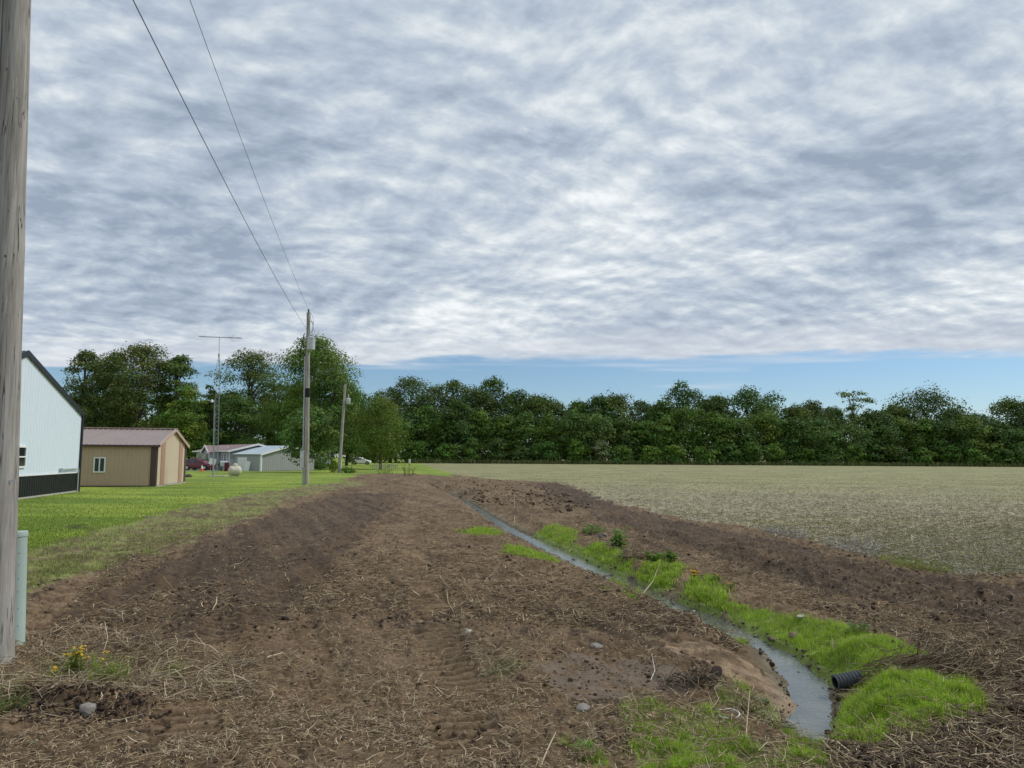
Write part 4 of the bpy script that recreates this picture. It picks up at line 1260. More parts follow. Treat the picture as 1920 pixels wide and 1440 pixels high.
weed('feathery_weed', 'small feathery weed on the straw right of the flowers', 'weed', b0, .05, 12, .08, YG, None, seed=6, leafw=.003, leafl=.03, nleaf=18)
OR = mat('orange yellow petals', (.85, .42, .01), .7, .1, 20, transl=.2)
b0 = ground_pt(1303, 1094)
weed('marsh_marigold', 'orange yellow flower head above the round grass cushion', 'flower', b0, .12, 8, .06, (.16, .30, .04), OR, seed=7, flowers=8, fsize=.012, leafw=.02, leafl=.06)
b0 = ground_pt(1344, 1092)
weed('marsh_marigold', 'small yellow flowers right of the orange flower head', 'flower', b0, .13, 6, .09, (.12, .25, .03), M['yellow'], seed=8, flowers=2, fsize=.010, leafw=.02, leafl=.06)
b0 = ground_pt(1371, 1100)
weed('marsh_marigold', 'lone orange flower at the right end of the flower row', 'flower', b0, .06, 3, .03, (.12, .25, .03), OR, seed=9, flowers=1, fsize=.012, leafw=.012, leafl=.04)
DG = (.15, .28, .04)
b0 = ground_pt(1158, 1030)
weed('broadleaf_weed', 'tall leafy green weed on the far right bank', 'weed', b0, .40, 9, .16, (.14, .28, .04), None, seed=10, leafw=.03, leafl=.16, nleaf=16)
b0 = ground_pt(1112, 1002)
weed('broadleaf_weed', 'low spreading weed behind the ashen clod', 'weed', b0, .22, 12, .28, (.13, .25, .04), None, seed=11, leafw=.02, leafl=.16, nleaf=14)
b0 = ground_pt(1232, 1055)
weed('broadleaf_weed', 'dark leafy weed behind the tan tussock', 'weed', b0, .20, 12, .18, DG, None, seed=12, leafw=.025, leafl=.12, nleaf=14)
b0 = ground_pt(1256, 1058)
weed('broadleaf_weed', 'light green leafy weed just beyond the orange flowers', 'weed', b0, .22, 8, .10, (.15, .28, .04), None, seed=13, leafw=.025, leafl=.12, nleaf=14)
b0 = ground_pt(1612, 1188)
weed('broadleaf_weed', 'low blade leaved weed at the back edge of the grass mat', 'weed', b0, .10, 16, .09, (.10, .20, .03), None, seed=14, leafw=.008, leafl=.08, nleaf=10)
b0 = ground_pt(1706, 1256)
weed('broadleaf_weed', 'blade leaved weed between grass mat and dead reeds', 'weed', b0, .11, 12, .07, (.14, .22, .05), None, seed=15, leafw=.007, leafl=.09, nleaf=10)
b0 = ground_pt(1098, 1425)
weed('grass_tuft', 'coarse long leaved grass tuft at the bottom edge', 'grass tuft', b0, .10, 18, .05, (.15, .28, .04), None, seed=16, leafw=.005, leafl=.10, nleaf=8)
b0 = ground_pt(185, 1436)
weed('broadleaf_weed', 'small green seedling at the bottom left edge', 'weed', b0, .04, 8, .04, (.10, .22, .03), None, seed=17, leafw=.006, leafl=.04, nleaf=8)
b0 = ground_pt(765, 893)
weed('tall_weed', 'tall thin weeds standing at the far end of the soil strip', 'weed', b0, 1.3, 14, .7, (.13, .19, .05), None, seed=18, leafw=.04, leafl=.25, nleaf=12)
b0 = ground_pt(725, 890)
weed('tall_weed', 'low weeds growing at the far edge of the soil strip', 'weed', b0, .8, 14, 1.0, (.13, .19, .05), None, seed=19, leafw=.04, leafl=.25, nleaf=10)


# ------------------------------------------------------------------ trees
def tree(name, label, base, H_, R_, seed, leaf=.4, nleaf=4000, crown0=.12, col=(.05, .095, .025), nclump=46, ratio=1.0, trunk_r=None, group=None,
         airy=0.0, shape='round', lean=(0, 0), colvar=.25, cat='tree', limbs=9, flat=.82, zpow=.72):
    r_ = np.random.default_rng(seed)
    t = thing(name, label, cat, tuple(base), group=group)
    zc0 = H_ * crown0; ch = H_ - zc0
    # clump centres through the crown
    nclump = int(nclump * 1.35); cs = []
    tries = 0
    while len(cs) < nclump and tries < 20000:
        tries += 1
        th = r_.uniform(0, 2 * np.pi); zz = r_.uniform(0, 1) ** zpow
        if shape == 'round': env = math.sqrt(max(0, 1 - (abs(zz - .42) / .58) ** 2.3))
        elif shape == 'dome': env = (1 - zz ** 3.6) ** .5 * (.90 + .10 * zz)
        elif shape == 'umbrella': env = (.12 + .12 * zz) if zz < .55 else 1.0 - ((zz - .78) / .24) ** 2
        elif shape == 'spire': env = (1 - zz) * .95 + .08
        else: env = (1 - abs(zz - .3) ** 1.6)
        env = max(env, 0.03) * (1 + .22 * math.sin(th * 3 + seed) * math.cos(zz * 6 + seed * 1.7))
        rad = R_ * env * (r_.uniform(.45, .85) if r_.random() < .8 else r_.uniform(0, .5))
        cs.append((rad * math.cos(th) + lean[0] * zz, rad * math.sin(th) + lean[1] * zz, zc0 + ch * (.05 + .88 * zz), env))
    cs = np.array(cs)
    rc = R_ * r_.uniform(.20, .46, len(cs)) * (1 - .2 * (cs[:, 2] - zc0) / ch)
    if shape == 'umbrella': rc *= .8
    wgt = rc ** 2; wgt /= wgt.sum()
    ci = r_.choice(len(cs), nleaf, p=wgt)
    d = r_.normal(0, 1, (nleaf, 3)); d[:, 2] = np.where(r_.random(nleaf) < .7, np.abs(d[:, 2]), d[:, 2]); d /= np.linalg.norm(d, axis=1)[:, None]
    rr = rc[ci] * np.clip(r_.normal(.86, .17, nleaf), .2, 1.0)
    sc3 = np.array([1.15, 1.15, flat])
    # wind the outline of each clump so it is not a ball
    wob = 1 + .22 * np.sin(d[:, 0] * 5 + ci) * np.cos(d[:, 1] * 4 + ci * 2)
    p = cs[ci, :3] + d * rr[:, None] * wob[:, None] * sc3
    tiers = r_.random(nleaf) < airy
    p[tiers] += r_.normal(0, R_ * .045, (tiers.sum(), 3))
    # leaf planes face roughly outward from their clump
    nrm = d + r_.normal(0, .38, (nleaf, 3)); nrm[:, 2] += .2; nrm /= np.linalg.norm(nrm, axis=1)[:, None]
    a = np.cross(nrm, r_.normal(0, 1, (nleaf, 3))); a /= np.linalg.norm(a, axis=1)[:, None]; b = np.cross(nrm, a)
    s1 = leaf * r_.uniform(.45, 1.15, nleaf)[:, None]; s2 = s1 * r_.uniform(.45, .8, (nleaf, 1))
    j = r_.normal(0, .12, (nleaf, 4, 1)) * s1[:, None, :]
    V = np.stack([p - a * s1 * .6, p - b * s2 * .6 + a * s1 * .1, p + a * s1 * .6, p + b * s2 * .6 - a * s1 * .05], 1) + j * nrm[:, None, :]
    V[..., 2] = np.maximum(V[..., 2], .05)
    F = np.arange(nleaf * 4).reshape(-1, 4)
    clv = r_.uniform(1 - colvar, 1 + colvar, len(cs))
    yl = r_.uniform(-.14, .12, len(cs))
    c = np.array(col)[None] * np.array([1.4, 1.42, .9])[None] * (clv[ci] * r_.uniform(.75, 1.25, nleaf))[:, None]
    c[:, 0] *= 1 + yl[ci] * 1.4; c[:, 2] *= 1 - yl[ci]
    mesh_np('crown', V.reshape(-1, 3), F, M['leaf'], t, col=np.repeat(c, 4, axis=0))
    tr = trunk_r or H_ * .018
    b_ = MB()
    pts_ = [Vector((lean[0] * u_ * .8 + r_.normal(0, .006) * H_, lean[1] * u_ * .8 + r_.normal(0, .006) * H_, H_ * u_)) for u_ in (0, .12, .3, .5, .7, .86)]
    pts_[0] = Vector((0, 0, -.2))
    b_.tube(pts_, [tr * 1.35, tr, tr * .8, tr * .6, tr * .38, tr * .12], 9)
    order = r_.permutation(len(cs))[:limbs * 2]
    for k_ in order:
        tgt = Vector(cs[k_, :3]); u0 = np.clip(tgt.z / H_ - r_.uniform(.12, .3), .08, .75)
        seg = np.interp(u0, [0, .12, .3, .5, .7, .86], range(6)); i0 = int(seg); st_ = pts_[i0].lerp(pts_[min(i0 + 1, 5)], seg - i0)
        mid_ = st_.lerp(tgt, .5) + Vector((0, 0, .05 * H_))
        b_.tube([st_, mid_, tgt], [tr * .36, tr * .2, tr * .06], 5)
    b_.build('trunk', M['bark'], t, smooth=True)
    return t


def tree_px(name, label, px, ytop, wpx, y, **kw):
    g = on_x(px, y)
    H_ = top_z(ytop, px, y) * 1.0
    R_ = wpx / FPX * y / 2
    return tree(name, label, (g.x, g.y, -.05), H_, R_, **kw)


TG = 'trees behind the sheds and house'
c_o = (.070, .105, .028); c_d = (.045, .085, .024); c_l = (.10, .155, .035); c_b = (.075, .125, .04)
left_trees = [
    (150, 652, 105, 118, dict(col=(.085, .115, .05), airy=.5, shape='dome', nclump=46, nleaf=9000, leaf=.30, seed=101), 'airy grey green tree directly above the white building roof'),
    (205, 660, 120, 125, dict(col=c_o, airy=.25, shape='dome', nclump=50, nleaf=12000, leaf=.32, seed=102), 'dense tree left of the bare topped tree behind the tan shed'),
    (255, 644, 150, 120, dict(col=(.085, .105, .042), airy=.4, shape='dome', nclump=64, nleaf=14000, leaf=.30, seed=103), 'tallest tree behind the tan shed, with thin bare twigs at its top'),
    (325, 662, 90, 122, dict(col=(.075, .115, .042), airy=.3, shape='round', nclump=40, nleaf=10000, leaf=.30, seed=104, crown0=.25), 'tree with an open crown above the gable of the tan shed'),
    (345, 722, 90, 116, dict(col=c_l, shape='dome', nclump=44, nleaf=9000, leaf=.30, seed=105, crown0=.05), 'lower light green tree just right of the tan shed'),
    (392, 716, 60, 124, dict(col=c_o, airy=.4, shape='round', nclump=24, nleaf=4500, leaf=.30, seed=106), 'thin tree right behind the antenna tower'),
    (462, 657, 125, 128, dict(col=(.085, .125, .05), airy=.35, shape='round', nclump=44, nleaf=10000, leaf=.30, seed=107, crown0=.32, limbs=14), 'tall gappy tree between antenna tower and wired pole'),
    (445, 745, 110, 122, dict(col=c_b, shape='dome', nclump=40, nleaf=9000, leaf=.30, seed=108, crown0=.05), 'dense green tree directly above the grey house'),
    (585, 628, 165, 118, dict(col=c_l, airy=.12, shape='round', nclump=80, nleaf=20000, leaf=.30, seed=109, crown0=.10, limbs=16), 'largest spreading tree behind the wired pole with transformer'),
    (622, 690, 125, 112, dict(col=c_b, airy=.05, shape='dome', nclump=64, nleaf=14000, leaf=.28, seed=110, crown0=.03), 'full green tree behind the leaning pole'),
    (578, 765, 125, 84, dict(col=c_b, airy=.1, shape='dome', nclump=36, nleaf=8000, leaf=.26, seed=111, crown0=.08), 'low tree hanging over the end of the grey garage'),
    (714, 748, 108, 108, dict(col=(.095, .135, .032), airy=.25, shape='dome', nclump=60, nleaf=14000, leaf=.20, seed=112, crown0=.04, flat=1.0), 'rounded olive green tree right of the leaning pole'),
    (520, 720, 80, 134, dict(col=c_d, shape='dome', nclump=36, nleaf=7000, leaf=.32, seed=113, crown0=.05), 'dark tree filling the gap left of the wired pole'),
]
for (px, yt, wpx, y, kw, lb) in left_trees:
    sp = dict(kw); sp['nleaf'] = int(sp['nleaf'] * 1.35); tree_px('leafy_tree', lb, px, yt, wpx, y, group=TG, **sp)
# darker row behind
ORD = ['leftmost', 'second', 'third', 'fourth', 'fifth', 'sixth', 'seventh', 'eighth', 'ninth', 'tenth', 'eleventh', 'twelfth', 'thirteenth', 'fourteenth', 'fifteenth',
       'sixteenth', 'seventeenth', 'eighteenth', 'nineteenth', 'twentieth', 'twenty-first', 'twenty-second', 'twenty-third', 'twenty-fourth', 'twenty-fifth',
       'twenty-sixth', 'twenty-seventh', 'twenty-eighth', 'twenty-ninth', 'thirtieth', 'thirty-first', 'thirty-second', 'thirty-third', 'thirty-fourth', 'thirty-fifth',
       'thirty-sixth', 'thirty-seventh', 'thirty-eighth', 'thirty-ninth', 'fortieth']
for i, (px, yt, wpx) in enumerate([(60, 720, 130), (150, 735, 110), (235, 730, 110), (310, 740, 100), (375, 748, 80), (430, 735, 90), (500, 740, 90), (560, 720, 110), (650, 735, 90)]):
    tree_px('background_tree', 'dark tree in the shaded row behind the sheds and house, ' + ORD[i] + (' from the left' if i else ' one'), px, yt, wpx, 142 + (i % 3) * 4,
            seed=140 + i, col=c_d, nleaf=9000, leaf=.46, shape='dome', crown0=.03, nclump=36, group='dark trees in the row behind the houses')

# far wood across the field
WG = 'tall trees of the far wood'
back = [(655, 735, 75), (700, 742, 70), (732, 722, 66), (768, 706, 84), (812, 722, 70), (848, 712, 66), (892, 728, 72), (928, 709, 74), (966, 735, 66), (1004, 742, 66), (1040, 752, 62),
        (1085, 757, 60), (1122, 742, 56), (1160, 738, 72), (1204, 750, 66), (1244, 752, 56), (1281, 716, 66), (1326, 746, 66), (1350, 742, 56), (1402, 732, 84), (1448, 744, 72), (1492, 762, 60),
        (1525, 758, 66), (1562, 765, 54), (1640, 772, 66), (1682, 764, 66), (1742, 741, 124), (1790, 772, 66), (1835, 778, 66), (1900, 752, 80), (1960, 757, 90), (2030, 750, 100), (2110, 740, 100), (2200, 730, 110)]
for i, (px, yt, wpx) in enumerate(back):
    lb = 'tall dark tree at the back of the far wood, ' + ORD[i] + ' from the left' if i else 'leftmost tall dark tree at the back of the far wood'
    if px == 1281: lb = 'round crowned tree standing above its neighbours in the middle of the far wood'
    if px == 1742: lb = 'broad domed dark crown behind the far wood right of the umbrella shaped tree'
    if px == 928: lb = 'tall peaked tree of the far wood where its outline starts to drop'
    if px == 1900: lb = 'spiky topped dark tree of the far wood at the right picture edge'
    col = [c_d, c_o, (.05, .08, .028), (.055, .10, .026)][i % 4]
    if px in (768, 812): col = (.07, .10, .045)
    tree_px('wood_tree', lb, px, yt, wpx * 1.45, 242 + (i % 3) * 5, seed=200 + i, col=col, nleaf=7500 if wpx < 90 else 10000, leaf=.66, shape='round' if px == 1281 else 'dome', crown0=.1,
            nclump=50, group=WG, limbs=5, airy=.3 if px == 1900 else .08, flat=1.0)
tree_px('umbrella_tree', 'slender tree with a flat umbrella shaped crown rising above the far wood', 1602, 729, 84, 240, seed=260, col=(.10, .14, .05), nleaf=1900, leaf=.6, shape='umbrella', crown0=.45,
        nclump=26, limbs=12, airy=.2, flat=.4, trunk_r=.35)
fr = []
r_ = random.Random(5)
px = 690.0
i = 0
while px < 2260:
    top = np.interp(px, [690, 800, 900, 1000, 1100, 1200, 1300, 1400, 1500, 1600, 1700, 1800, 1900, 2300], [770, 752, 758, 775, 778, 775, 772, 772, 785, 792, 786, 792, 795, 780]) + r_.uniform(-10, 16)
    wpx = r_.uniform(58, 92)
    fr.append((px, top, wpx)); px += wpx * .62
for i, (px, yt, wpx) in enumerate(fr):
    col = [c_b, (.06, .115, .028), (.075, .13, .03), c_d, (.065, .105, .035), (.09, .14, .035)][r_.randrange(6)]
    lb = 'mid height tree in the front row of the far wood, ' + ORD[min(i, 39)] + ' from the left' if i else 'leftmost mid height tree in the front row of the far wood'
    tree_px('wood_edge_tree', lb, px, yt, wpx * 1.1, 231 + r_.uniform(-2, 3), seed=300 + i, col=col, nleaf=6500, leaf=.66, shape='dome', crown0=.0, zpow=1.05, nclump=46, group='front row trees of the far wood', limbs=4, flat=.95)
sh = []
px = 780.0
while px < 2200:
    wpx = r_.uniform(38, 62); sh.append((px, r_.uniform(815, 840) + (px - 960) * .006, wpx)); px += wpx * .95
for i, (px, yt, wpx) in enumerate(sh):
    col = [(.055, .105, .028), (.08, .14, .03), (.045, .08, .025), (.065, .12, .03)][r_.randrange(4)]
    lb = 'low shrub at the foot of the far wood, ' + ORD[min(i, 39)] + ' from the left' if i else 'leftmost low shrub at the foot of the far wood'
    if 1105 < px < 1150: col = (.13, .16, .10); lb = 'pale grey green shrub at the foot of the far wood'
    tree_px('shrub', lb, px, yt, wpx, 225, seed=400 + i, col=col, nleaf=2800, leaf=.55, shape='dome', crown0=.0, zpow=1.0, nclump=26, group='shrubs along the far wood', limbs=3, cat='shrub')
# long grass strip at the far edge of the field
X, Y = [], []
for px in np.linspace(760, 2300, 9000):
    g = on_x(px, 222 + rng.uniform(-1.5, 1.5)); X.append(g.x); Y.append(g.y)
blades('field_edge_grass', np.array(X), np.array(Y), .9, .3, .5, [(.13, .17, .05), (.16, .17, .07), (.10, .14, .04)], 'rough grass strip between the field and the far wood', lean=.3)

# bush by the leaning pole etc.
tree_px('round_bush', 'round yellow green bush at the foot of the leaning pole', 627, 863, 22, 84, seed=500, col=(.15, .20, .035), nleaf=2600, leaf=.09, shape='dome', crown0=.0, nclump=26, limbs=3, cat='bush')
tree_px('low_bush', 'low spreading weeds right of the leaning pole', 652, 878, 34, 83, seed=501, col=(.10, .16, .04), nleaf=1400, leaf=.12, shape='dome', crown0=.0, nclump=16, limbs=3, cat='bush')
tree_px('hedge_bush', 'dark green shrub under the large tree by the garage end', 600, 864, 44, 100, seed=502, col=(.05, .10, .03), nleaf=2500, leaf=.16, shape='dome', crown0=.0, nclump=20, limbs=3, cat='bush')
tree_px('small_tree', 'small reddish stemmed tree between leaning pole and olive tree', 660, 850, 22, 96, seed=503, col=(.08, .10, .04), nleaf=700, leaf=.13, shape='round', crown0=.4, nclump=12, limbs=8)
tree_px('foundation_shrub', 'small shrub in front of the grey house window', 387, 860, 15, 95.5, seed=504, col=(.08, .13, .03), nleaf=900, leaf=.12, shape='dome', crown0=.0, nclump=10, limbs=3, cat='shrub')
tree_px('field_edge_shrub', 'tiny pale shrub at the far field corner', 822, 861, 12, 205, seed=505, col=(.11, .15, .09), nleaf=300, leaf=.25, shape='dome', crown0=.0, nclump=8, limbs=2, cat='shrub')

# ------------------------------------------------------------------ near utility pole
base = P(-13, 1240, 0.0)
upv = at_y(30, 0, base.y)
dirp = (upv - base) / upv.z
TOPZ = 10.6
ptop = base + dirp * TOPZ
npole = thing('utility_pole', 'thick weathered grey wooden pole close by at the left picture edge', 'utility pole', tuple(base))
nseg, nn = 150, 72
vv = []
for i in range(nseg + 1):
    z = -.15 + (TOPZ + .15) * i / nseg
    rr = .153 - .0052 * z
    if z < .25: rr += .012 * (1 - z / .25)
    c0 = dirp * z
    an = np.linspace(0, 2 * np.pi, nn, endpoint=False)
    g = fbm(an * 3.0, np.full(nn, z * .9), .45, 3, 900) * .0045 + fbm(np.cos(an) * 2, np.sin(an) * 2 + z * 1.1, .8, 2, 901) * .005
    rad = rr + g
    for a_, q in zip(an, rad): vv.append((c0.x + q * math.cos(a_), c0.y + q * math.sin(a_), z))
ff = [(i * nn + j, i * nn + (j + 1) % nn, (i + 1) * nn + (j + 1) % nn, (i + 1) * nn + j) for i in range(nseg) for j in range(nn)]
mesh_np('pole_shaft', vv, ff, M['pole_near'], npole, smooth=True)
def along(z, ang, off):
    c0 = dirp * z; rr = .153 - .0052 * z
    return Vector((c0.x + (rr + off) * math.cos(ang), c0.y + (rr + off) * math.sin(ang), z))
A_L = math.radians(196)
MB().tube([along(z_, A_L, .012) for z_ in np.linspace(3.9, TOPZ - 1.5, 12)], .014, 8).build('riser_cable', M['blackrub'], npole)
MB().tube([along(z_, math.radians(250), .004) for z_ in np.linspace(0, TOPZ - .6, 14)], .004, 6).build('ground_wire', M['wire'], npole)
for z_ in (4.35, 4.9, 5.5):
    MB().tube([along(z_, math.radians(a_), .028 if 190 < a_ < 202 else .004) for a_ in range(180, 222, 6)], .006, 5).build('cable_strap', M['galv'], npole)
def facing(px, py):
    """point on the pole surface seen at a pixel"""
    r0 = Vector(ray(px, py)).normalized(); c_ = Vector(CAMP)
    best = None
    for t in np.linspace(5.0, 9, 1600):
        q = c_ + r0 * t - base
        ctr = dirp * q.z; rr = .153 - .0052 * q.z
        if math.hypot(q.x - ctr.x, q.y - ctr.y) < rr: return q
    return None
q = facing(18, 902) or along(1.6, math.radians(-60), 0)
tagp = MB().box((q.x, q.y - .006, q.z), (.075, .006, .016), rz=.5); tagp.build('metal_bracket', M['galv'], npole)
kn = 0
for (a_, b_) in [(33, 182), (20, 305), (10, 480), (14, 590), (22, 70), (12, 130), (16, 395)]:
    q = facing(a_, b_)
    if q is None: continue
    s_ = .012 if kn % 2 == 0 else .006
    MB().lathe([(s_, -.004), (s_ * .9, .002), (s_ * .4, .005)], 10, q, axis='Y').build('nail_head' if kn % 2 else 'bolt', M['galv'] if kn % 3 == 0 else M['wire'], npole); kn += 1
# its top hardware (above the picture but holding the wires)
MB().lathe([(.04, 0), (.05, .05), (.02, .09), (.05, .12), (.02, .18)], 14, dirp * TOPZ).build('insulator', M['transf'], npole)

# communications pedestal
pb = P(14, 1212, 0)
pb = Vector((pb.x, pb.y + .10, 0)); pb.z = hz(pb.x, pb.y)
pd = thing('cable_pedestal', 'pale green round cable pedestal behind the near pole', 'pedestal', tuple(pb))
hp_ = top_z(996, 35, pb.y) - pb.z
MB().lathe([(.098, -.05), (.098, .02), (.095, .03), (.095, hp_ - .05)], 40).build('tube_body', M['pedgreen'], pd, smooth=True)
pd.rotation_euler = (0, math.radians(-2.6), 0); pd.scale = (.92, .92, 1)
MB().lathe([(.101, hp_ - .05), (.102, hp_ - .012), (.096, hp_), (.06, hp_ + .002)], 40).build('cap', M['pedgreen'], pd, smooth=True)
for z_, an in ((.27, -78), (.245, -78), (.29, -60), (.5, -45), (.62, -44), (.75, -43), (.86, -44), (.34, -42), (.18, -42)):
    a_ = math.radians(an); s_ = .010 if z_ in (.27, .245) else .004
    MB().lathe([(s_, -.002), (s_, .002)], 10, (.0955 * math.cos(a_), .0955 * math.sin(a_), z_), axis='Y').build('vent_hole', M['blackrub'], pd)

# ------------------------------------------------------------------ wired pole with transformer
b1 = P(574.5, 909)
up1 = at_y(578.5, 582, b1.y)
h1 = up1.z; l1 = (up1 - b1) / h1
up = thing('utility_pole', 'tall wooden pole on the lawn edge with a grey transformer and a black band', 'utility pole', tuple(b1))
def a1(z_, ox=0, oy=0): return Vector((l1.x * z_ + ox, l1.y * z_ + oy, z_))
MB().tube([a1(-.1)] + [a1(z_) for z_ in (0.0, 2, 4, 6, 8, h1 - .15)], [.165, .16, .152, .143, .134, .124, .115], 24).build('pole_shaft', M['pole'], up, smooth=True)
zb1, zb2 = top_z(745, 576, b1.y), top_z(728, 576, b1.y)
MB().tube([a1(zb1), a1(zb2)], .146, 24).build('black_band', M['band'], up, smooth=True)
zt = top_z(657, 584, b1.y); zt2 = top_z(634, 584, b1.y)
tx = .30
tr = MB().lathe([(.21, zt), (.24, zt + .03), (.24, zt2 - .06), (.26, zt2 - .05), (.26, zt2 - .01), (.18, zt2 + .04)], 24, (l1.x * zt + tx * .85, l1.y * zt - .22, 0)).build('transformer', M['transf'], up, smooth=True)
MB().box((l1.x * zt + .12, l1.y * zt - .1, (zt + zt2) / 2), (.2, .12, .1)).build('mount_bracket', M['galv'], up)
for dx in (-.1, .1):
    MB().lathe([(.035, zt2), (.045, zt2 + .06), (.03, zt2 + .12), (.045, zt2 + .18), (.015, zt2 + .26)], 10, (l1.x * zt + tx * .85 + dx, l1.y * zt - .22, 0)).build('bushing', M['transf'], up)
MB().lathe([(.05, h1 - .15), (.06, h1 - .08), (.03, h1 - .04), (.07, h1), (.05, h1 + .06), (.02, h1 + .1)], 12, (l1.x * h1, l1.y * h1, 0)).build('top_insulator', M['wire'], up)
zc_ = h1 - 1.0
MB().tube([a1(zc_ + .3, .12), a1(zc_ + .2, .32), a1(zc_ - .3, .28)], .03, 8).build('fuse_cutout', M['transf'], up)
b_ = MB()
b_.tube([a1(h1, .0), a1(h1 - .4, .28), a1(h1 - .8, .34)], .012, 5)
b_.tube([a1(h1 - 1.3, .3), a1(h1 - 1.55, .15), a1(zt2 + .5, .30, -.2), a1(zt2 + .2, .35, -.22)], .012, 5)
b_.build('jumper_wires', M['wire'], up)
zr = top_z(668, 570, b1.y)
MB().tube([a1(0, -.24), a1(2, -.235), a1(4, -.22), a1(zr, -.18)], .05, 10).build('conduit', M['galv'], up)
b_ = MB()
b_.tube([a1(zr, -.18), a1(zr + .3, -.28), a1(zr - .3, -.62), a1(zr + .4, -.50), a1(zr + 1.5, -.25), a1(zt2 + .2, -.02)], .028, 6)
b_.tube([a1(zr, -.18), a1(zr + .2, -.35), a1(zr - .1, -.5), a1(zr + .9, -.40), a1(zt2 + .1, -.02)], .022, 6)
b_.build('service_cable', M['blackrub'], up)
zm1, zm2 = top_z(877, 567, b1.y), top_z(845, 567, b1.y)
MB().box((l1.x - .27, -.10, (zm1 + zm2) / 2), (.26, .16, zm2 - zm1)).build('meter_box', M['transf'], up, bevel=.012)
MB().lathe([(.09, 0), (.09, .06), (.05, .1)], 14, (-.33, -.22, zm2 - .35), axis='Y').build('meter', M['clearlamp'], up)

# leaning pole
b2 = P(636, 887); u2 = at_y(647.5, 720, b2.y); h2 = u2.z; l2 = (u2 - b2) / h2
up2 = thing('utility_pole', 'leaning grey wooden pole with a small transformer beside the round bush', 'utility pole', tuple(b2))
def a2(z_, ox=0, oy=0): return Vector((l2.x * z_ + ox, l2.y * z_ + oy, z_))
MB().tube([a2(-.1), a2(3), a2(6), a2(h2)], [.19, .17, .15, .13], 18).build('pole_shaft', M['pole'], up2, smooth=True)
z_ = top_z(752, 650, b2.y)
MB().lathe([(.20, z_ - .35), (.24, z_ - .3), (.24, z_ + .25), (.16, z_ + .32)], 18, (l2.x * z_ + .48, -.1, 0)).build('transformer', M['transf'], up2, smooth=True)
MB().box((l2.x * z_ + .2, -.05, z_ + .1), (.5, .08, .08)).build('mount_bracket', M['galv'], up2)
MB().tube([a2(z_ + .3, .48, -.1), a2(z_ + .75, .42, -.1)], .05, 8).build('bushing', M['transf'], up2)
MB().tube([a2(0, .17, -.1), a2(1.4, .17, -.1)], .05, 8).build('ground_guard', M['white'], up2)

# wires between poles
def wire(name, p, q, sag, r, label):
    p, q = Vector(p), Vector(q); pts = []
    for t in np.linspace(0, 1, 60):
        m_ = p.lerp(q, t); m_.z -= sag * 4 * t * (1 - t); pts.append(m_ - p)
    o = MB().tube(pts, r, 6).build(name, M['wire'], smooth=True); o.location = p
    return props(o, label, 'wire', 'overhead wires')


WTOP = (ptop.x + .02, ptop.y, ptop.z + .15)
wire('overhead_wire', WTOP, tuple(b1 + a1(h1 + .06)), .35, .0062, 'upper thin wire running from overhead to the top of the wired pole')
zn = top_z(617, 570, b1.y)
pn = base + dirp * (TOPZ - 2.0)
wire('overhead_wire', (pn.x - .1, pn.y, pn.z), tuple(b1 + a1(zn, -.1)), .35, .0085, 'lower thicker wire running from overhead to below the top of the wired pole')
wire('overhead_wire', tuple(b1 + a1(h1 - .3, .1)), tuple(b2 + a2(h2 - .2)), 1.6, .012, 'thin wire sagging from the wired pole to the leaning pole')


# ------------------------------------------------------------------ white building with black base
wc = P(145, 921.8); wr = P(31, 937.0)
wc.z = wr.z = 0
ev = top_z(778, 147, wc.y); rd = top_z(663, 48, wr.y)
wd_ = Vector((wr.x - wc.x, wr.y - wc.y, 0)); half = wd_.length; wd_.normalize()
wn2 = Vector((-wd_.y, wd_.x, 0))       # outward (towards +x)
if wn2.x < 0: wn2 = -wn2
tb = thing('white_building', 'tall white metal building with black base band and black roof edge', 'building')
Lb = 9.0
far0 = wc; near0 = wc + wd_ * half * 2
off = -wn2 * Lb
core = MB().prism([far0 - wn2 * .05 + Vector((0, 0, 0)), near0 - wn2 * .05, near0 - wn2 * .05 + Vector((0, 0, ev)), far0 + wd_ * half - wn2 * .05 + Vector((0, 0, rd - .03)), far0 - wn2 * .05 + Vector((0, 0, ev))], off)
core.build('wall', M['white_sheet'], tb)
zw = .93
def wtop(s_): return ev + (rd - ev) * (1 - abs(s_ - half) / half)
ribbed(wc, near0, lambda s_: zw, wtop, wn2, pitch=.3, rib=.013, ribw=.03).build('gable_siding', M['white_sheet'], tb)
ribbed(wc + wn2 * .012, near0 + wn2 * .012, lambda s_: .07, lambda s_: zw + .01, wn2, pitch=.24, rib=.022, ribw=.04).build('wainscot', M['black_sheet'], tb)
MB().prism([wc + wn2 * .01, wc + wn2 * .06, wc + wn2 * .06 + Vector((0, 0, .07)), wc + wn2 * .01 + Vector((0, 0, .07))], wd_ * half * 2).build('foundation', M['concrete'], tb)
MB().box(wc + wn2 * .02 + wd_ * .0 + Vector((0, 0, ev / 2)), (.14, .14, ev), rz=math.atan2(wn2.y, wn2.x)).build('corner_trim', M['black_sheet'], tb)
MB().box(wc + wn2 * .035 + wd_ * (half) + Vector((0, 0, zw + .015)), (.03, half * 2 - .2, .05), rz=math.atan2(wn2.y, wn2.x)).build('drip_trim', M['white'], tb)
ovr = .10
e_f = wc - wd_ * ovr + Vector((0, 0, ev - ovr * (rd - ev) / half)); rg_ = wc + wd_ * half + Vector((0, 0, rd)); e_n = near0 + wd_ * ovr + Vector((0, 0, ev - ovr * (rd - ev) / half))
up_t = Vector((0, 0, .10))
b_ = ribbed_slope(e_f + wn2 * .08 + up_t, e_f + off + up_t, rg_ + wn2 * .08 + up_t, rg_ + off + up_t)
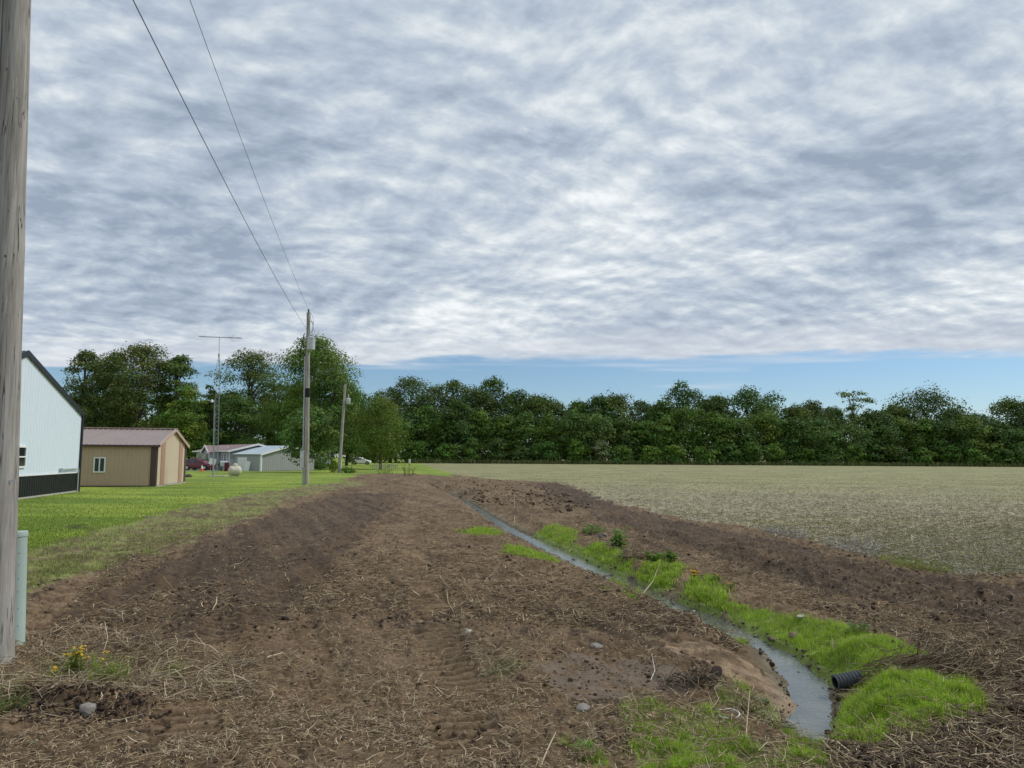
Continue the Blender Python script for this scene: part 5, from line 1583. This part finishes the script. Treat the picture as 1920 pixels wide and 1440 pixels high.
b2_ = ribbed_slope(e_n + wn2 * .08 + up_t, e_n + off + up_t, rg_ + wn2 * .08 + up_t, rg_ + off + up_t)
b_.add(b2_.v, b2_.f)
b_.build('roof', M['black_sheet'], tb)
b_ = MB()
for e_ in (e_f, e_n):
    b_.prism([e_ + wn2 * .09 + Vector((0, 0, -.10)), e_ + wn2 * .09 + Vector((0, 0, .14)), rg_ + wn2 * .09 + Vector((0, 0, .14)), rg_ + wn2 * .09 + Vector((0, 0, -.10))], -wn2 * .05)
b_.build('rake_trim', M['black_sheet'], tb)
def wall_pt(px, py, p0, dv):
    """point of the vertical plane through p0 along dv seen at a pixel; returns distance along and height"""
    r0 = Vector(ray(px, py)); n_ = Vector((-dv.y, dv.x, 0)); t = n_.dot(Vector((p0.x, p0.y, 0)) - Vector((0, 0, CAMZ)) * 0) / n_.dot(r0)
    q = Vector(CAMP) + r0 * t
    return (q - p0).dot(dv), q.z
s1, za = wall_pt(45, 877, wc, wd_); s0, zb_ = wall_pt(45, 836, wc, wd_)
ww_ = 1.05
def window_on(parent, p0, dv, nv, s_, z0, z1, wdt, split='h', frame=.07, material=None):
    ang = math.atan2(dv.y, dv.x); c = p0 + dv * (s_ + wdt / 2) + nv * .03 + Vector((0, 0, (z0 + z1) / 2))
    b = MB()
    for q, d in ((p0 + dv * (s_ + frame / 2), (frame, .07, z1 - z0)), (p0 + dv * (s_ + wdt - frame / 2), (frame, .07, z1 - z0))):
        b.box(q + nv * .03 + Vector((0, 0, (z0 + z1) / 2)), d, rz=ang)
    for zz in (z0 + frame / 2, z1 - frame / 2):
        b.box(c.xy.to_3d() + Vector((0, 0, zz)), (wdt - 2 * frame, .07, frame), rz=ang)
    if split == 'h': b.box(c, (wdt - 2 * frame, .066, frame * .8), rz=ang)
    else: b.box(c, (frame * .9, .066, z1 - z0 - 2 * frame), rz=ang)
    wdw = b.build('window', material or M['white'], parent)
    MB().box(c - nv * .008, (wdt - 2 * frame, .02, z1 - z0 - 2 * frame), rz=ang).build('pane', M['glass'], wdw)
    return wdw
window_on(tb, wc, wd_, wn2, s1, za, zb_, 1.0)
sA, zA = wall_pt(111, 880.5, wc, wd_); sB, zB = wall_pt(143.5, 879, wc, wd_)
pA = wc + wd_ * sA + wn2 * .09 + Vector((0, 0, zA)); pB = wc + wd_ * sB + wn2 * .09 + Vector((0, 0, zA + .01))
MB().tube([pA, pB - (pB - pA).normalized() * .06, pB - Vector((0, 0, .06)), pB - Vector((0, 0, zA - .02))], .035, 8).build('downspout_conduit', M['galv'], tb)
MB().box(pA, (.10, .12, .12)).build('outlet_box', M['galv'], tb)

# ------------------------------------------------------------------ tan shed
tcn = P(291, 912.5); tfr = P(346, 905.0)
tcn.z = tfr.z = 0
gd = (tfr - tcn).normalized(); gw = (tfr - tcn).length
fdv = Vector((gd.y, -gd.x, 0)) * -1   # along the front wall to the left
if fdv.x > 0: fdv = -fdv
fn = -gd                          # outward normal of front
gn = -fdv                         # outward normal of gable
te = top_z(835, 291, tcn.y); tr_ = top_z(807, 323, (tcn.y + tfr.y) / 2)
FL = 13.0
ts = thing('tan_shed', 'tan metal shed with mauve brown roof and reddish striped gable end', 'shed')
MB().prism([tcn - gn * .04 + gd * .04, tfr - gn * .04, tfr - gn * .04 + Vector((0, 0, te)), tcn + gd * gw / 2 - gn * .04 + Vector((0, 0, tr_ - .03)), tcn - gn * .04 + gd * .04 + Vector((0, 0, te))], fdv * FL).build('wall', M['tan_sheet'], ts)
ribbed(tcn, tcn + fdv * FL, lambda s_: .06, lambda s_: te, fn, pitch=.23, rib=.014, ribw=.03).build('front_siding', M['tan_sheet'], ts)
def ttop(s_): return te + (tr_ - te) * (1 - abs(s_ - gw / 2) / (gw / 2))
ribbed(tcn, tfr, lambda s_: .08, ttop, gn, pitch=.23, rib=.012, ribw=.03).build('gable_siding', M['pinktan'], ts)
def strip(s0_, s1_, material, nm, d_=.028, z0=.08, zt=None):
    a = tcn + gd * s0_ + gn * .012; b = tcn + gd * s1_ + gn * .012
    z0_, z1_ = (ttop(s0_), ttop(s1_)) if zt is None else (zt, zt)
    MB().prism([a + Vector((0, 0, z0)), b + Vector((0, 0, z0)), b + Vector((0, 0, z1_ - .02)), a + Vector((0, 0, z0_ - .02))], gn * d_).build(nm, material, ts)
def s_at(px):
    return wall_pt(px, 870, tcn, gd)[0]
strip(s_at(301), s_at(308), M['brownred'], 'door_track_panel')
strip(s_at(334.5), s_at(340.5), M['brownred'], 'door_track_panel')
strip(s_at(345), gw, M['darkbrown'], 'corner_trim')
strip(0, .12, M['darkbrown'], 'corner_trim', .03)
MB().box(tcn + fdv * .16 + fn * .03 + Vector((0, 0, te / 2)), (.30, .05, te - .06), rz=math.atan2(fdv.y, fdv.x)).build('corner_panel', M['darkbrown'], ts)
MB().box(tcn + fdv * FL / 2 + fn * .015 + Vector((0, 0, .03)), (FL, .05, .06), rz=math.atan2(fdv.y, fdv.x)).build('base_trim', M['darkbrown'], ts)
MB().box(tcn + gd * gw / 2 + gn * .03 + Vector((0, 0, .03)), (gw, .1, .06), rz=math.atan2(gd.y, gd.x)).build('door_sill', M['concrete'], ts)
sl = (tr_ - te) / (gw / 2); ov = .18
ef = tcn - gd * ov + gn * .12 + Vector((0, 0, te - ov * sl + .06)); rf = tcn + gd * gw / 2 + gn * .12 + Vector((0, 0, tr_ + .06)); eb = tfr + gd * ov + gn * .12 + Vector((0, 0, te - ov * sl + .06))
b_ = ribbed_slope(ef, ef + fdv * (FL + .2), rf, rf + fdv * (FL + .2), pitch=.30, rib=.03, ribw=.05)
c_ = ribbed_slope(eb, eb + fdv * (FL + .2), rf, rf + fdv * (FL + .2), pitch=.30, rib=.03, ribw=.05)
b_.add(c_.v, c_.f); b_.build('roof', M['brown_roof'], ts)
MB().box(rf + fdv * FL / 2 + Vector((0, 0, .045)), (FL + .2, .30, .05), rz=math.atan2(fdv.y, fdv.x)).build('ridge_cap', M['trim_pink'], ts)
MB().box(ef + fdv * FL / 2 + fn * .02 + Vector((0, 0, -.05)), (FL + .2, .06, .11), rz=math.atan2(fdv.y, fdv.x)).build('eave_trim', M['darkbrown'], ts)
b_ = MB()
for e_ in (ef, eb):
    b_.prism([e_ + gn * .01 + Vector((0, 0, -.12)), e_ + gn * .01 + Vector((0, 0, .07)), rf + gn * .01 + Vector((0, 0, .07)), rf + gn * .01 + Vector((0, 0, -.12))], gn * .05)
b_.build('rake_trim', M['trim_pink'], ts)
sL, z0_ = wall_pt(197.5, 886, tcn, fdv); sR, z1_ = wall_pt(176.5, 857, tcn, fdv)
window_on(ts, tcn, fdv, fn, sL, z0_, z1_, sR - sL, split='v', frame=.07)

# ------------------------------------------------------------------ grey house
hA = P(367, 879.0); hB = P(430, 882.2); hA.z = hB.z = 0
hd = (hA - hB).normalized(); hL = (hA - hB).length
hg = Vector((-hd.y, hd.x, 0)); hg = hg if hg.x > 0 else -hg      # towards right/back
hn = -hg
hw = 6.6
he = 2.45; hr = 3.25
ho = thing('grey_house', 'low grey ranch house with maroon roof and small front gable', 'house')
MB().prism([hB, hB + hg * hw, hB + hg * hw + Vector((0, 0, he)), hB + hg * hw / 2 + Vector((0, 0, hr)), hB + Vector((0, 0, he))], hd * hL).build('wall', M['house'], ho)
def roofpair(B, g, d, w, L, e, r, o, mt, parent, trim=None):
    s = (r - e) / (w / 2)
    e1 = B - g * o - d * o + Vector((0, 0, e - o * s + .05)); e2 = B + g * (w + o) - d * o + Vector((0, 0, e - o * s + .05)); rr = B + g * w / 2 - d * o + Vector((0, 0, r + .05))
    a = ribbed_slope(e1, e1 + d * (L + 2 * o), rr, rr + d * (L + 2 * o), pitch=.45, rib=.02, ribw=.05)
    c = ribbed_slope(e2, e2 + d * (L + 2 * o), rr, rr + d * (L + 2 * o), pitch=.45, rib=.02, ribw=.05)
    a.add(c.v, c.f); rf_ = a.build('roof', mt, parent)
    if trim:
        b = MB()
        for e_ in (e1, e2):
            b.prism([e_ - d * .01 + Vector((0, 0, -.16)), e_ - d * .01 + Vector((0, 0, .07)), rr - d * .01 + Vector((0, 0, .07)), rr - d * .01 + Vector((0, 0, -.16))], -d * .05)
        b.build('rake_board', trim, parent)
    return rf_
roofpair(hB, hg, hd, hw, hL, he, hr, .45, M['house_roof'], ho, M['white'])
MB().box(hB + hd * hL / 2 + hn * .47 + Vector((0, 0, he - .08)), (hL + .8, .06, .16), rz=math.atan2(hd.y, hd.x)).build('gutter', M['white'], ho)
MB().box(hB + hn * .03 + hd * .05 + Vector((0, 0, he / 2)), (.14, .05, he), rz=math.atan2(hd.y, hd.x)).build('corner_board', M['white'], ho)
# porch gable
sp, _ = wall_pt(405, 860, hB, hd)
pc = hB + hd * (sp + 1.2) ; pg = -hd
MB().prism([pc + hn * 1.2, pc + pg * 2.6 + hn * 1.2, pc + pg * 2.6 + hn * 1.2 + Vector((0, 0, he - .1)), pc + pg * 1.3 + hn * 1.2 + Vector((0, 0, he + .62)), pc + hn * 1.2 + Vector((0, 0, he - .1))], -hn * 2.6).build('porch_wall', M['house'], ho)
roofpair(pc + hn * 1.2, pg, -hn, 2.6, 2.2, he - .1, he + .62, .3, M['house_roof'], ho, M['white'])
MB().box(pc + pg * 1.3 + hn * 1.23 + Vector((0, 0, 1.05)), (.95, .06, 2.05), rz=math.atan2(hd.y, hd.x)).build('door', M['glass'], ho)
for (a_, b_2, zz0, zz1) in ((372, 379.5, 857, 873), (384.5, 388.5, 857, 872), (390.5, 394.5, 857, 872), (415.5, 419, 856, 876), (420, 424.5, 856, 876)):
    sa, _ = wall_pt(a_, 865, hB, hd); sb, _ = wall_pt(b_2, 865, hB, hd)
    lo, hi = min(sa, sb), max(sa, sb)
    window_on(ho, hB, hd, hn, lo, .75, 2.1, max(hi - lo, .5), split='v', frame=.09)

# grey garage
gL = on_x(441, 92.5); gC = on_x(489.5, 90.0)
kd = (gL - gC).normalized(); kL = (gL - gC).length
kg = Vector((-kd.y, kd.x, 0)); kg = kg if kg.x > 0 else -kg
kw_ = 8.4; ke = 2.03; kr = 3.05
go = thing('grey_garage', 'grey metal garage with pale roof beside the grey house', 'garage')
MB().prism([gC, gC + kg * kw_, gC + kg * kw_ + Vector((0, 0, ke)), gC + kg * kw_ / 2 + Vector((0, 0, kr)), gC + Vector((0, 0, ke))], kd * kL).build('wall', M['garage'], go)
ribbed(gC - kd * .02, gC - kd * .02 + kg * kw_, lambda s_: .05, lambda s_: ke + (kr - ke) * (1 - abs(s_ - kw_ / 2) / (kw_ / 2)), -kd, pitch=.3, rib=.02, ribw=.04).build('gable_siding', M['garage'], go)
roofpair(gC, kg, kd, kw_, kL, ke, kr, .25, M['garage_roof'], go, M['white'])
MB().box(gC - kg * .02 - kd * .035 + Vector((0, 0, ke / 2)), (.22, .16, ke), rz=math.atan2(kd.y, kd.x)).build('corner_board', M['white'], go)
sd0, _ = wall_pt(463, 868, gC, kd); sd1, _ = wall_pt(446, 868, gC, kd)
dr = MB().box(gC + kd * (sd0 + sd1) / 2 - kg * .03 + Vector((0, 0, .82)), (sd1 - sd0, .05, 1.64), rz=math.atan2(kd.y, kd.x)).build('garage_door', M['white'], go)
b_ = MB()
for i in range(1, 4): b_.box(gC + kd * (sd0 + sd1) / 2 - kg * .06 + Vector((0, 0, .41 * i)), (sd1 - sd0, .012, .02), rz=math.atan2(kd.y, kd.x))
b_.build('panel_seams', M['transf'], dr)

# leaning white panel, air conditioner, grill, small things by the house
q = on_x(464, 90.2)
o = MB().box((0, 0, .6), (.55, .05, 1.2), mtx=Matrix.Rotation(.5, 3, 'Z') @ Matrix.Rotation(-.25, 3, 'X') @ Matrix.Rotation(.22, 3, 'Y')).build('leaning_panel', M['white']); o.location = q
props(o, 'white panel leaning against the garage wall beside its door', 'panel')
q = on_x(420.5, 89.5)
ac = thing('patio_grill', 'covered grey grill standing before the grey house windows', 'grill', tuple(q))
MB().box((0, 0, .75), (.8, .5, .35)).build('body', M['transf'], ac, bevel=.04)
MB().lathe([(.25, -.38), (.25, .38)], 14, (0, 0, .95), axis='X').build('lid', M['transf'], ac, smooth=True)
for sx in (-.32, .32):
    for sy in (-.18, .18): MB().tube([(sx, sy, 0), (sx, sy, .6)], .03, 6).build('leg', M['black_sheet'], ac)
q = on_x(411.5, 89.5)
ac = thing('black_kettle_grill', 'small black round grill left of the covered grey grill', 'grill', tuple(q))
MB().lathe([(.05, .55), (.25, .65), (.3, .8), (.25, .98), (.06, 1.05)], 16).build('bowl', M['black_sheet'], ac, smooth=True)
for k_ in range(3): MB().tube([(.15 * math.cos(k_ * 2.1), .15 * math.sin(k_ * 2.1), .62), (.28 * math.cos(k_ * 2.1), .28 * math.sin(k_ * 2.1), 0)], .025, 6).build('leg', M['black_sheet'], ac)
q = on_x(426, 89.2)
ac = thing('red_barrel', 'dark red upright barrel at the corner of the grey house', 'barrel', tuple(q))
MB().lathe([(.27, 0), (.28, .3), (.27, .31), (.28, .6), (.27, .95)], 18).build('drum', mat('maroon plastic', (.10, .015, .025), .5, .1, 4), ac, smooth=True)
MB().lathe([(.285, .95), (.285, 1.0), (.1, 1.03)], 18).build('lid', M['black_sheet'], ac, smooth=True)
q = on_x(398.5, 91.5)
ac = thing('white_sign_board', 'small white tilted board beside the car bonnet', 'board', tuple(q))
MB().box((0, 0, 1.1), (.8, .05, .7), mtx=Matrix.Rotation(.25, 3, 'Y')).build('board', M['white'], ac)
for sx in (-.2, .2): MB().tube([(sx, .03, 0), (sx, .03, 1.0)], .025, 6).build('leg', M['galv'], ac)

# driveway strip
d0 = on_x(300, 93.5); d1 = on_x(408, 92.5)
o = mesh_np('driveway', [(d0.x - 14, d0.y - 2.2, .03), (d1.x, d1.y - 2.6, .03), (d1.x + 1, d1.y + 1.5, .03), (d0.x - 14, d0.y + 4, .03)], [(0, 1, 2, 3)], M['concrete'])
props(o, kind='structure', label='pale concrete driveway under the car')


# ------------------------------------------------------------------ car
def car(label, loc, rz, paint, name='parked_car', scale=1.0):
    t = thing(name, label, 'car', loc, rz); t.scale = (scale,) * 3
    st = [  # x, belt z, roof z, half width belt, half width roof, bottom z
        (-2.28, .75, .80, .66, .55, .42), (-2.20, 1.0, 1.08, .80, .70, .32), (-2.02, 1.08, 1.36, .88, .70, .25), (-1.55, 1.06, 1.60, .92, .66, .22), (-.9, 1.03, 1.67, .93, .66, .22),
        (-.1, 1.01, 1.68, .93, .66, .22), (.55, 1.0, 1.58, .93, .66, .22), (1.0, .99, 1.30, .92, .70, .22), (1.32, .98, 1.06, .91, .76, .22), (1.8, .92, .98, .88, .74, .24), (2.15, .80, .86, .80, .66, .26), (2.32, .58, .66, .66, .5, .32)]
    V = []; F = []
    for (x, bz, rz_, wb, wr_, bo) in st:
        ring = [(0, bo), (wb * .8, bo), (wb * .97, bo + .08), (wb, (bo + bz) / 2), (wb * .97, bz), (wr_ * 1.06, rz_ - (rz_ - bz) * .12), (wr_ * .8, rz_), (0, rz_ + .02)]
        full = [(y_, z_) for y_, z_ in ring] + [(-y_, z_) for y_, z_ in reversed(ring[1:-1])]
        V += [(x, y_, z_) for y_, z_ in full]
    n = 14
    for i in range(len(st) - 1):
        for j in range(n): F.append((i * n + j, i * n + (j + 1) % n, (i + 1) * n + (j + 1) % n, (i + 1) * n + j))
    F.append(tuple(range(n))); F.append(tuple((len(st) - 1) * n + j for j in reversed(range(n))))
    b = MB().add(V, F); body = b.build('body', paint, t, smooth=True)
    for m_ in list(body.modifiers): body.modifiers.remove(m_)
    sm = body.modifiers.new('s', 'SUBSURF'); sm.levels = 1; sm.render_levels = 1
    for sy in (-1, 1):
        for (xa, xb, ra, rb) in ((-1.85, -1.15, 1.42, 1.55), (-1.08, -.18, 1.56, 1.58), (-.10, .98, 1.58, 1.16)):
            za_ = 1.09
            ya, yb = .89 * sy, .70 * sy
            poly = [(xa, ya, za_), (xb, ya, za_), (xb - (.05 if rb > 1.2 else .35), yb + .03 * sy, rb), (xa, yb + .02 * sy, ra)]
            MB().prism(poly, (0, .02 * sy, 0)).build('side_window', M['glass'], t)
        MB().box((.95, .98 * sy, 1.08), (.14, .16, .11)).build('mirror', paint, t, bevel=.02)
        MB().box((2.10, .60 * sy, .72), (.22, .28, .10), rz=-.35 * sy).build('headlight', M['clearlamp'], t, bevel=.02)
        MB().box((-2.17, .66 * sy, .98), (.12, .22, .16), rz=.2 * sy).build('tail_light', M['redlamp'], t, bevel=.02)
    MB().prism([(1.12, -.72, 1.10), (1.12, .72, 1.10), (.62, .60, 1.53), (.62, -.60, 1.53)], (.05, 0, .04)).build('windscreen', M['glass'], t)
    MB().prism([(-2.12, -.66, 1.12), (-2.12, .66, 1.12), (-1.86, .58, 1.48), (-1.86, -.58, 1.48)], (-.04, 0, .03)).build('rear_window', M['glass'], t)
    MB().box((2.26, 0, .50), (.10, 1.0, .16)).build('grille', M['black_sheet'], t)
    MB().box((0, 0, .30), (2.2, 1.86, .12)).build('sill_cladding', M['black_sheet'], t)
    for x in (-1.38, 1.42):
        for sy in (-1, 1):
            wh = MB().lathe([(.20, -.11), (.33, -.11), (.36, -.07), (.36, .07), (.33, .11), (.20, .11)], 24, (x, .84 * sy, .36), axis='Y').build('wheel', M['tyre'], t, smooth=True)
            b = MB().lathe([(.02, -.02), (.21, .0), (.225, .02)], 20, (x, .95 * sy, .36), axis='Y')
            b.build('rim', M['rim'], wh)
            MB().lathe([(.42, -.10), (.42, .10)], 20, (x, .80 * sy, .38), axis='Y').build('wheel_arch', M['black_sheet'], t)
    b = MB()
    for sy in (-1, 1): b.tube([(-1.6, .58 * sy, 1.68), (-.6, .60 * sy, 1.74), (.3, .58 * sy, 1.68)], .02, 6)
    b.build('roof_rail', M['black_sheet'], t)
    return t


cp = on_x(375, 92.5)
car('dark red hatchback car parked in front of the grey house', (cp.x, cp.y, .03), math.radians(-14), M['car'], scale=.86)
cp = on_x(677, 172)
car('white car glimpsed far behind the trees right of the leaning pole', (cp.x, cp.y, .0), math.radians(5), M['white'])
cp = on_x(592, 112)
t = thing('white_camper', 'pale camper trailer behind the large tree, left of the leaning pole', 'camper', (cp.x, cp.y, 0))
MB().box((0, 0, 1.3), (4.6, 2.1, 1.9)).build('body', M['transf'], t, bevel=.15)
MB().box((-.8, -1.06, 1.6), (.9, .04, .5)).build('window', M['glass'], t)
MB().box((1.2, -1.06, 1.2), (.6, .04, 1.5)).build('door', M['white'], t)
for sx in (-.4, .4): MB().lathe([(.2, -.1), (.32, -.1), (.32, .1), (.2, .1)], 18, (sx, -.95, .32), axis='Y').build('wheel', M['tyre'], t)

# traffic cone
q = P(379.5, 881)
q = on_x(379.5, 88)
t = thing('traffic_cone', 'orange traffic cone with a white collar beside the dark red car', 'cone', tuple(q))
MB().box((0, 0, .02), (.42, .42, .05)).build('base', M['orange'], t)
MB().lathe([(.16, .045), (.115, .32)], 16).build('lower_cone', M['orange'], t, smooth=True)
MB().lathe([(.115, .32), (.05, .66)], 16).build('white_collar', M['white'], t, smooth=True)
MB().lathe([(.05, .66), (.03, .76)], 16).build('tip', M['orange'], t, smooth=True)

# ------------------------------------------------------------------ propane tank
q = P(440, 893.5)
t = thing('propane_tank', 'cream white propane tank with a domed lid on the lawn', 'tank', (q.x, q.y, 0), math.radians(25))
L = 1.15; R0 = .43
prof = [(.02, -L / 2)]
for k_ in range(1, 8):
    a = k_ / 8 * math.pi / 2; prof.append((R0 * math.sin(a), -L / 2 + .32 * (1 - math.cos(a))))
prof += [(R0, -L / 2 + .34), (R0, L / 2 - .34)]
for k_ in range(7, 0, -1):
    a = k_ / 8 * math.pi / 2; prof.append((R0 * math.sin(a), L / 2 - .32 * (1 - math.cos(a))))
prof.append((.02, L / 2))
MB().lathe(prof, 28, (0, 0, .50), axis='X').build('shell', M['tank'], t, smooth=True)
MB().lathe([(.2, .90), (.2, 1.04), (.16, 1.12), (.05, 1.16)], 18).build('dome_lid', M['tank'], t, smooth=True)
for sx in (-.3, .3): MB().box((sx, 0, .09), (.12, .6, .2)).build('foot', M['concrete'], t)
for sx in (-.36, .36): MB().tube([(sx, 0, .87), (sx, 0, 1.0)], .03, 6).build('lifting_lug', M['tank'], t)

# drain mound by the shed
q = on_x(354.5, 64)
t = thing('downspout_drain', 'small dark tarp covered mound by the tan shed corner', 'mound', tuple(q))
bv, bf = ico(2)
bv = bv * np.array([.32, .3, .26]); bv[:, 2] = np.maximum(bv[:, 2], 0) * (1 + .3 * bv[:, 0])
mesh_np('cover', bv, bf, mat('dark tarp', (.06, .05, .048), .7, .3, 6), t)
MB().tube([(-.2, -.1, .05), (-.75, -.15, .04)], .05, 8).build('hose_end', M['blackrub'], t)

# ------------------------------------------------------------------ antenna tower and yard light
q = P(405.5, 893)
ty = q.y
t = thing('antenna_tower', 'tall galvanised lattice tower carrying a television antenna', 'antenna tower', (q.x, q.y, 0))
zl = top_z(668, 411, ty); zmast = top_z(633, 411, ty)
lx = (at_y(411, 640, ty).x - q.x) / zmast
legs = [(-.17, -.10), (.17, -.10), (0, .19)]
def lg(k_, z_):
    f = 1 if z_ < zl - 1.0 else max(.12, (zl + .3 - z_) / 1.3)
    return Vector((legs[k_][0] * f + lx * z_, legs[k_][1] * f, z_))
for k_ in range(3): MB().tube([lg(k_, 0), lg(k_, zl / 2), lg(k_, zl - 1.0), lg(k_, zl)], .014, 6).build('leg', M['towergalv'], t)
b_ = MB(); z_ = .3; k2 = 0
while z_ < zl - .4:
    for k_ in range(3): b_.tube([lg(k_, z_), lg((k_ + 1) % 3, z_ + .36)], .005, 4, cap=False); b_.tube([lg((k_ + 1) % 3, z_), lg(k_, z_ + .36)], .005, 4, cap=False)
    z_ += .36
b_.build('bracing', M['towergalv'], t)
MB().tube([Vector((lx * (zl - .9), 0, zl - .9)), Vector((lx * zmast, 0, zmast))], .026, 8).build('mast', M['galv'], t)
MB().lathe([(.05, zl - .1), (.09, zl), (.09, zl + .2), (.05, zl + .3)], 10, (lx * zl, 0, 0)).build('rotor', M['transf'], t)
xa = at_y(373, 631, ty).x - q.x; xb = at_y(453, 634, ty).x - q.x
za_ = at_y(373, 631, ty).z; zb_ = at_y(453, 634, ty).z
an = MB().tube([(xa, 0, za_), (xb, 0, zb_)], .022, 6).build('antenna_boom', M['towergalv'], t)
b_ = MB()
for i, u_ in enumerate(np.linspace(.02, .98, 26)):
    x = xa + (xb - xa) * u_; z_ = za_ + (zb_ - za_) * u_; hl = .16 + .45 * (abs(u_ - .45) * .9 + .15)
    b_.tube([(x - .05, -hl, z_), (x + .05, hl, z_)], .010, 4)
    b_.tube([(x, 0, z_ - .05), (x, 0, z_ + .06)], .012, 4)
xm = xa + (xb - xa) * .74
b_.tube([(xm, 0, zb_), (xm + .35, -.1, zb_ + .30)], .012, 4); b_.tube([(xm, 0, zb_), (xm + .3, .1, zb_ - .32)], .012, 4); b_.tube([(xm, 0, zb_), (xm - .18, -.1, zb_ + .18)], .012, 4)
b_.build('antenna_elements', M['towergalv'], an)
MB().box((.1, 0, .03), (1.5, 1.1, .08)).build('concrete_pad', M['concrete'], t)
q = P(402, 893.5)
t = thing('yard_light', 'slim grey yard light pole in front of the lattice tower', 'light pole', (q.x, q.y - .35, 0))
zz = top_z(752, 403, q.y)
lx2 = at_y(405, 752, q.y).x - q.x
MB().tube([(0, 0, 0), (lx2, 0, zz + .1)], [.05, .035], 10).build('pole', M['towergalv'], t, smooth=True)
MB().tube([(lx2, 0, zz), (lx2 - .16, -.05, zz + .05)], .02, 6).build('arm', M['galv'], t)
MB().lathe([(.11, zz - .14), (.12, zz), (.05, zz + .1)], 14, (lx2 - .18, -.05, 0)).build('lamp_head', M['white'], t, smooth=True)

# field marker
q = on_x(768, 130)
t = thing('marker_post', 'small white topped marker post at the far corner of the lawn', 'post', tuple(q))
MB().tube([(0, 0, 0), (0, 0, 1.0)], .035, 6).build('stake', M['blackrub'], t)
MB().box((0, 0, 1.05), (.30, .30, .75)).build('white_cap', M['white'], t, bevel=.03)
# stems under the olive tree
q = on_x(722, 104)
t = thing('wire_fence', 'short weathered picket fence under the olive green tree', 'fence', tuple(q))
for i in range(14): MB().box((-1.7 + i * .26, 0, .4), (.08, .04, .8 + .1 * math.sin(i * 2.1))).build('picket', M['pole'], t)
MB().box((0, .04, .6), (3.6, .03, .07)).build('rail', M['pole'], t)

# dark crumbs and litter along the water's edge
X = []; Y = []
for i in range(2, len(crk) - 1):
    for _ in range(34):
        t_ = rng.random(); p_ = crk[i] + (crk[i + 1] - crk[i]) * t_
        sd2 = rng.choice([-1, 1]); e_ = p_[2] * (1.0 + rng.normal(.12, .22))
        dd = crk[i + 1][:2] - crk[i][:2]; dd = dd / np.linalg.norm(dd)
        X.append(p_[0] - dd[1] * e_ * sd2); Y.append(p_[1] + dd[0] * e_ * sd2)
clods('shore_crumbs', np.array(X), np.array(Y), .009, .6, [(.05, .04, .03), (.09, .07, .05), (.16, .13, .09)], 'dark crumbs of soil and litter along the edges of the stream', sub=0, sink=-.2)
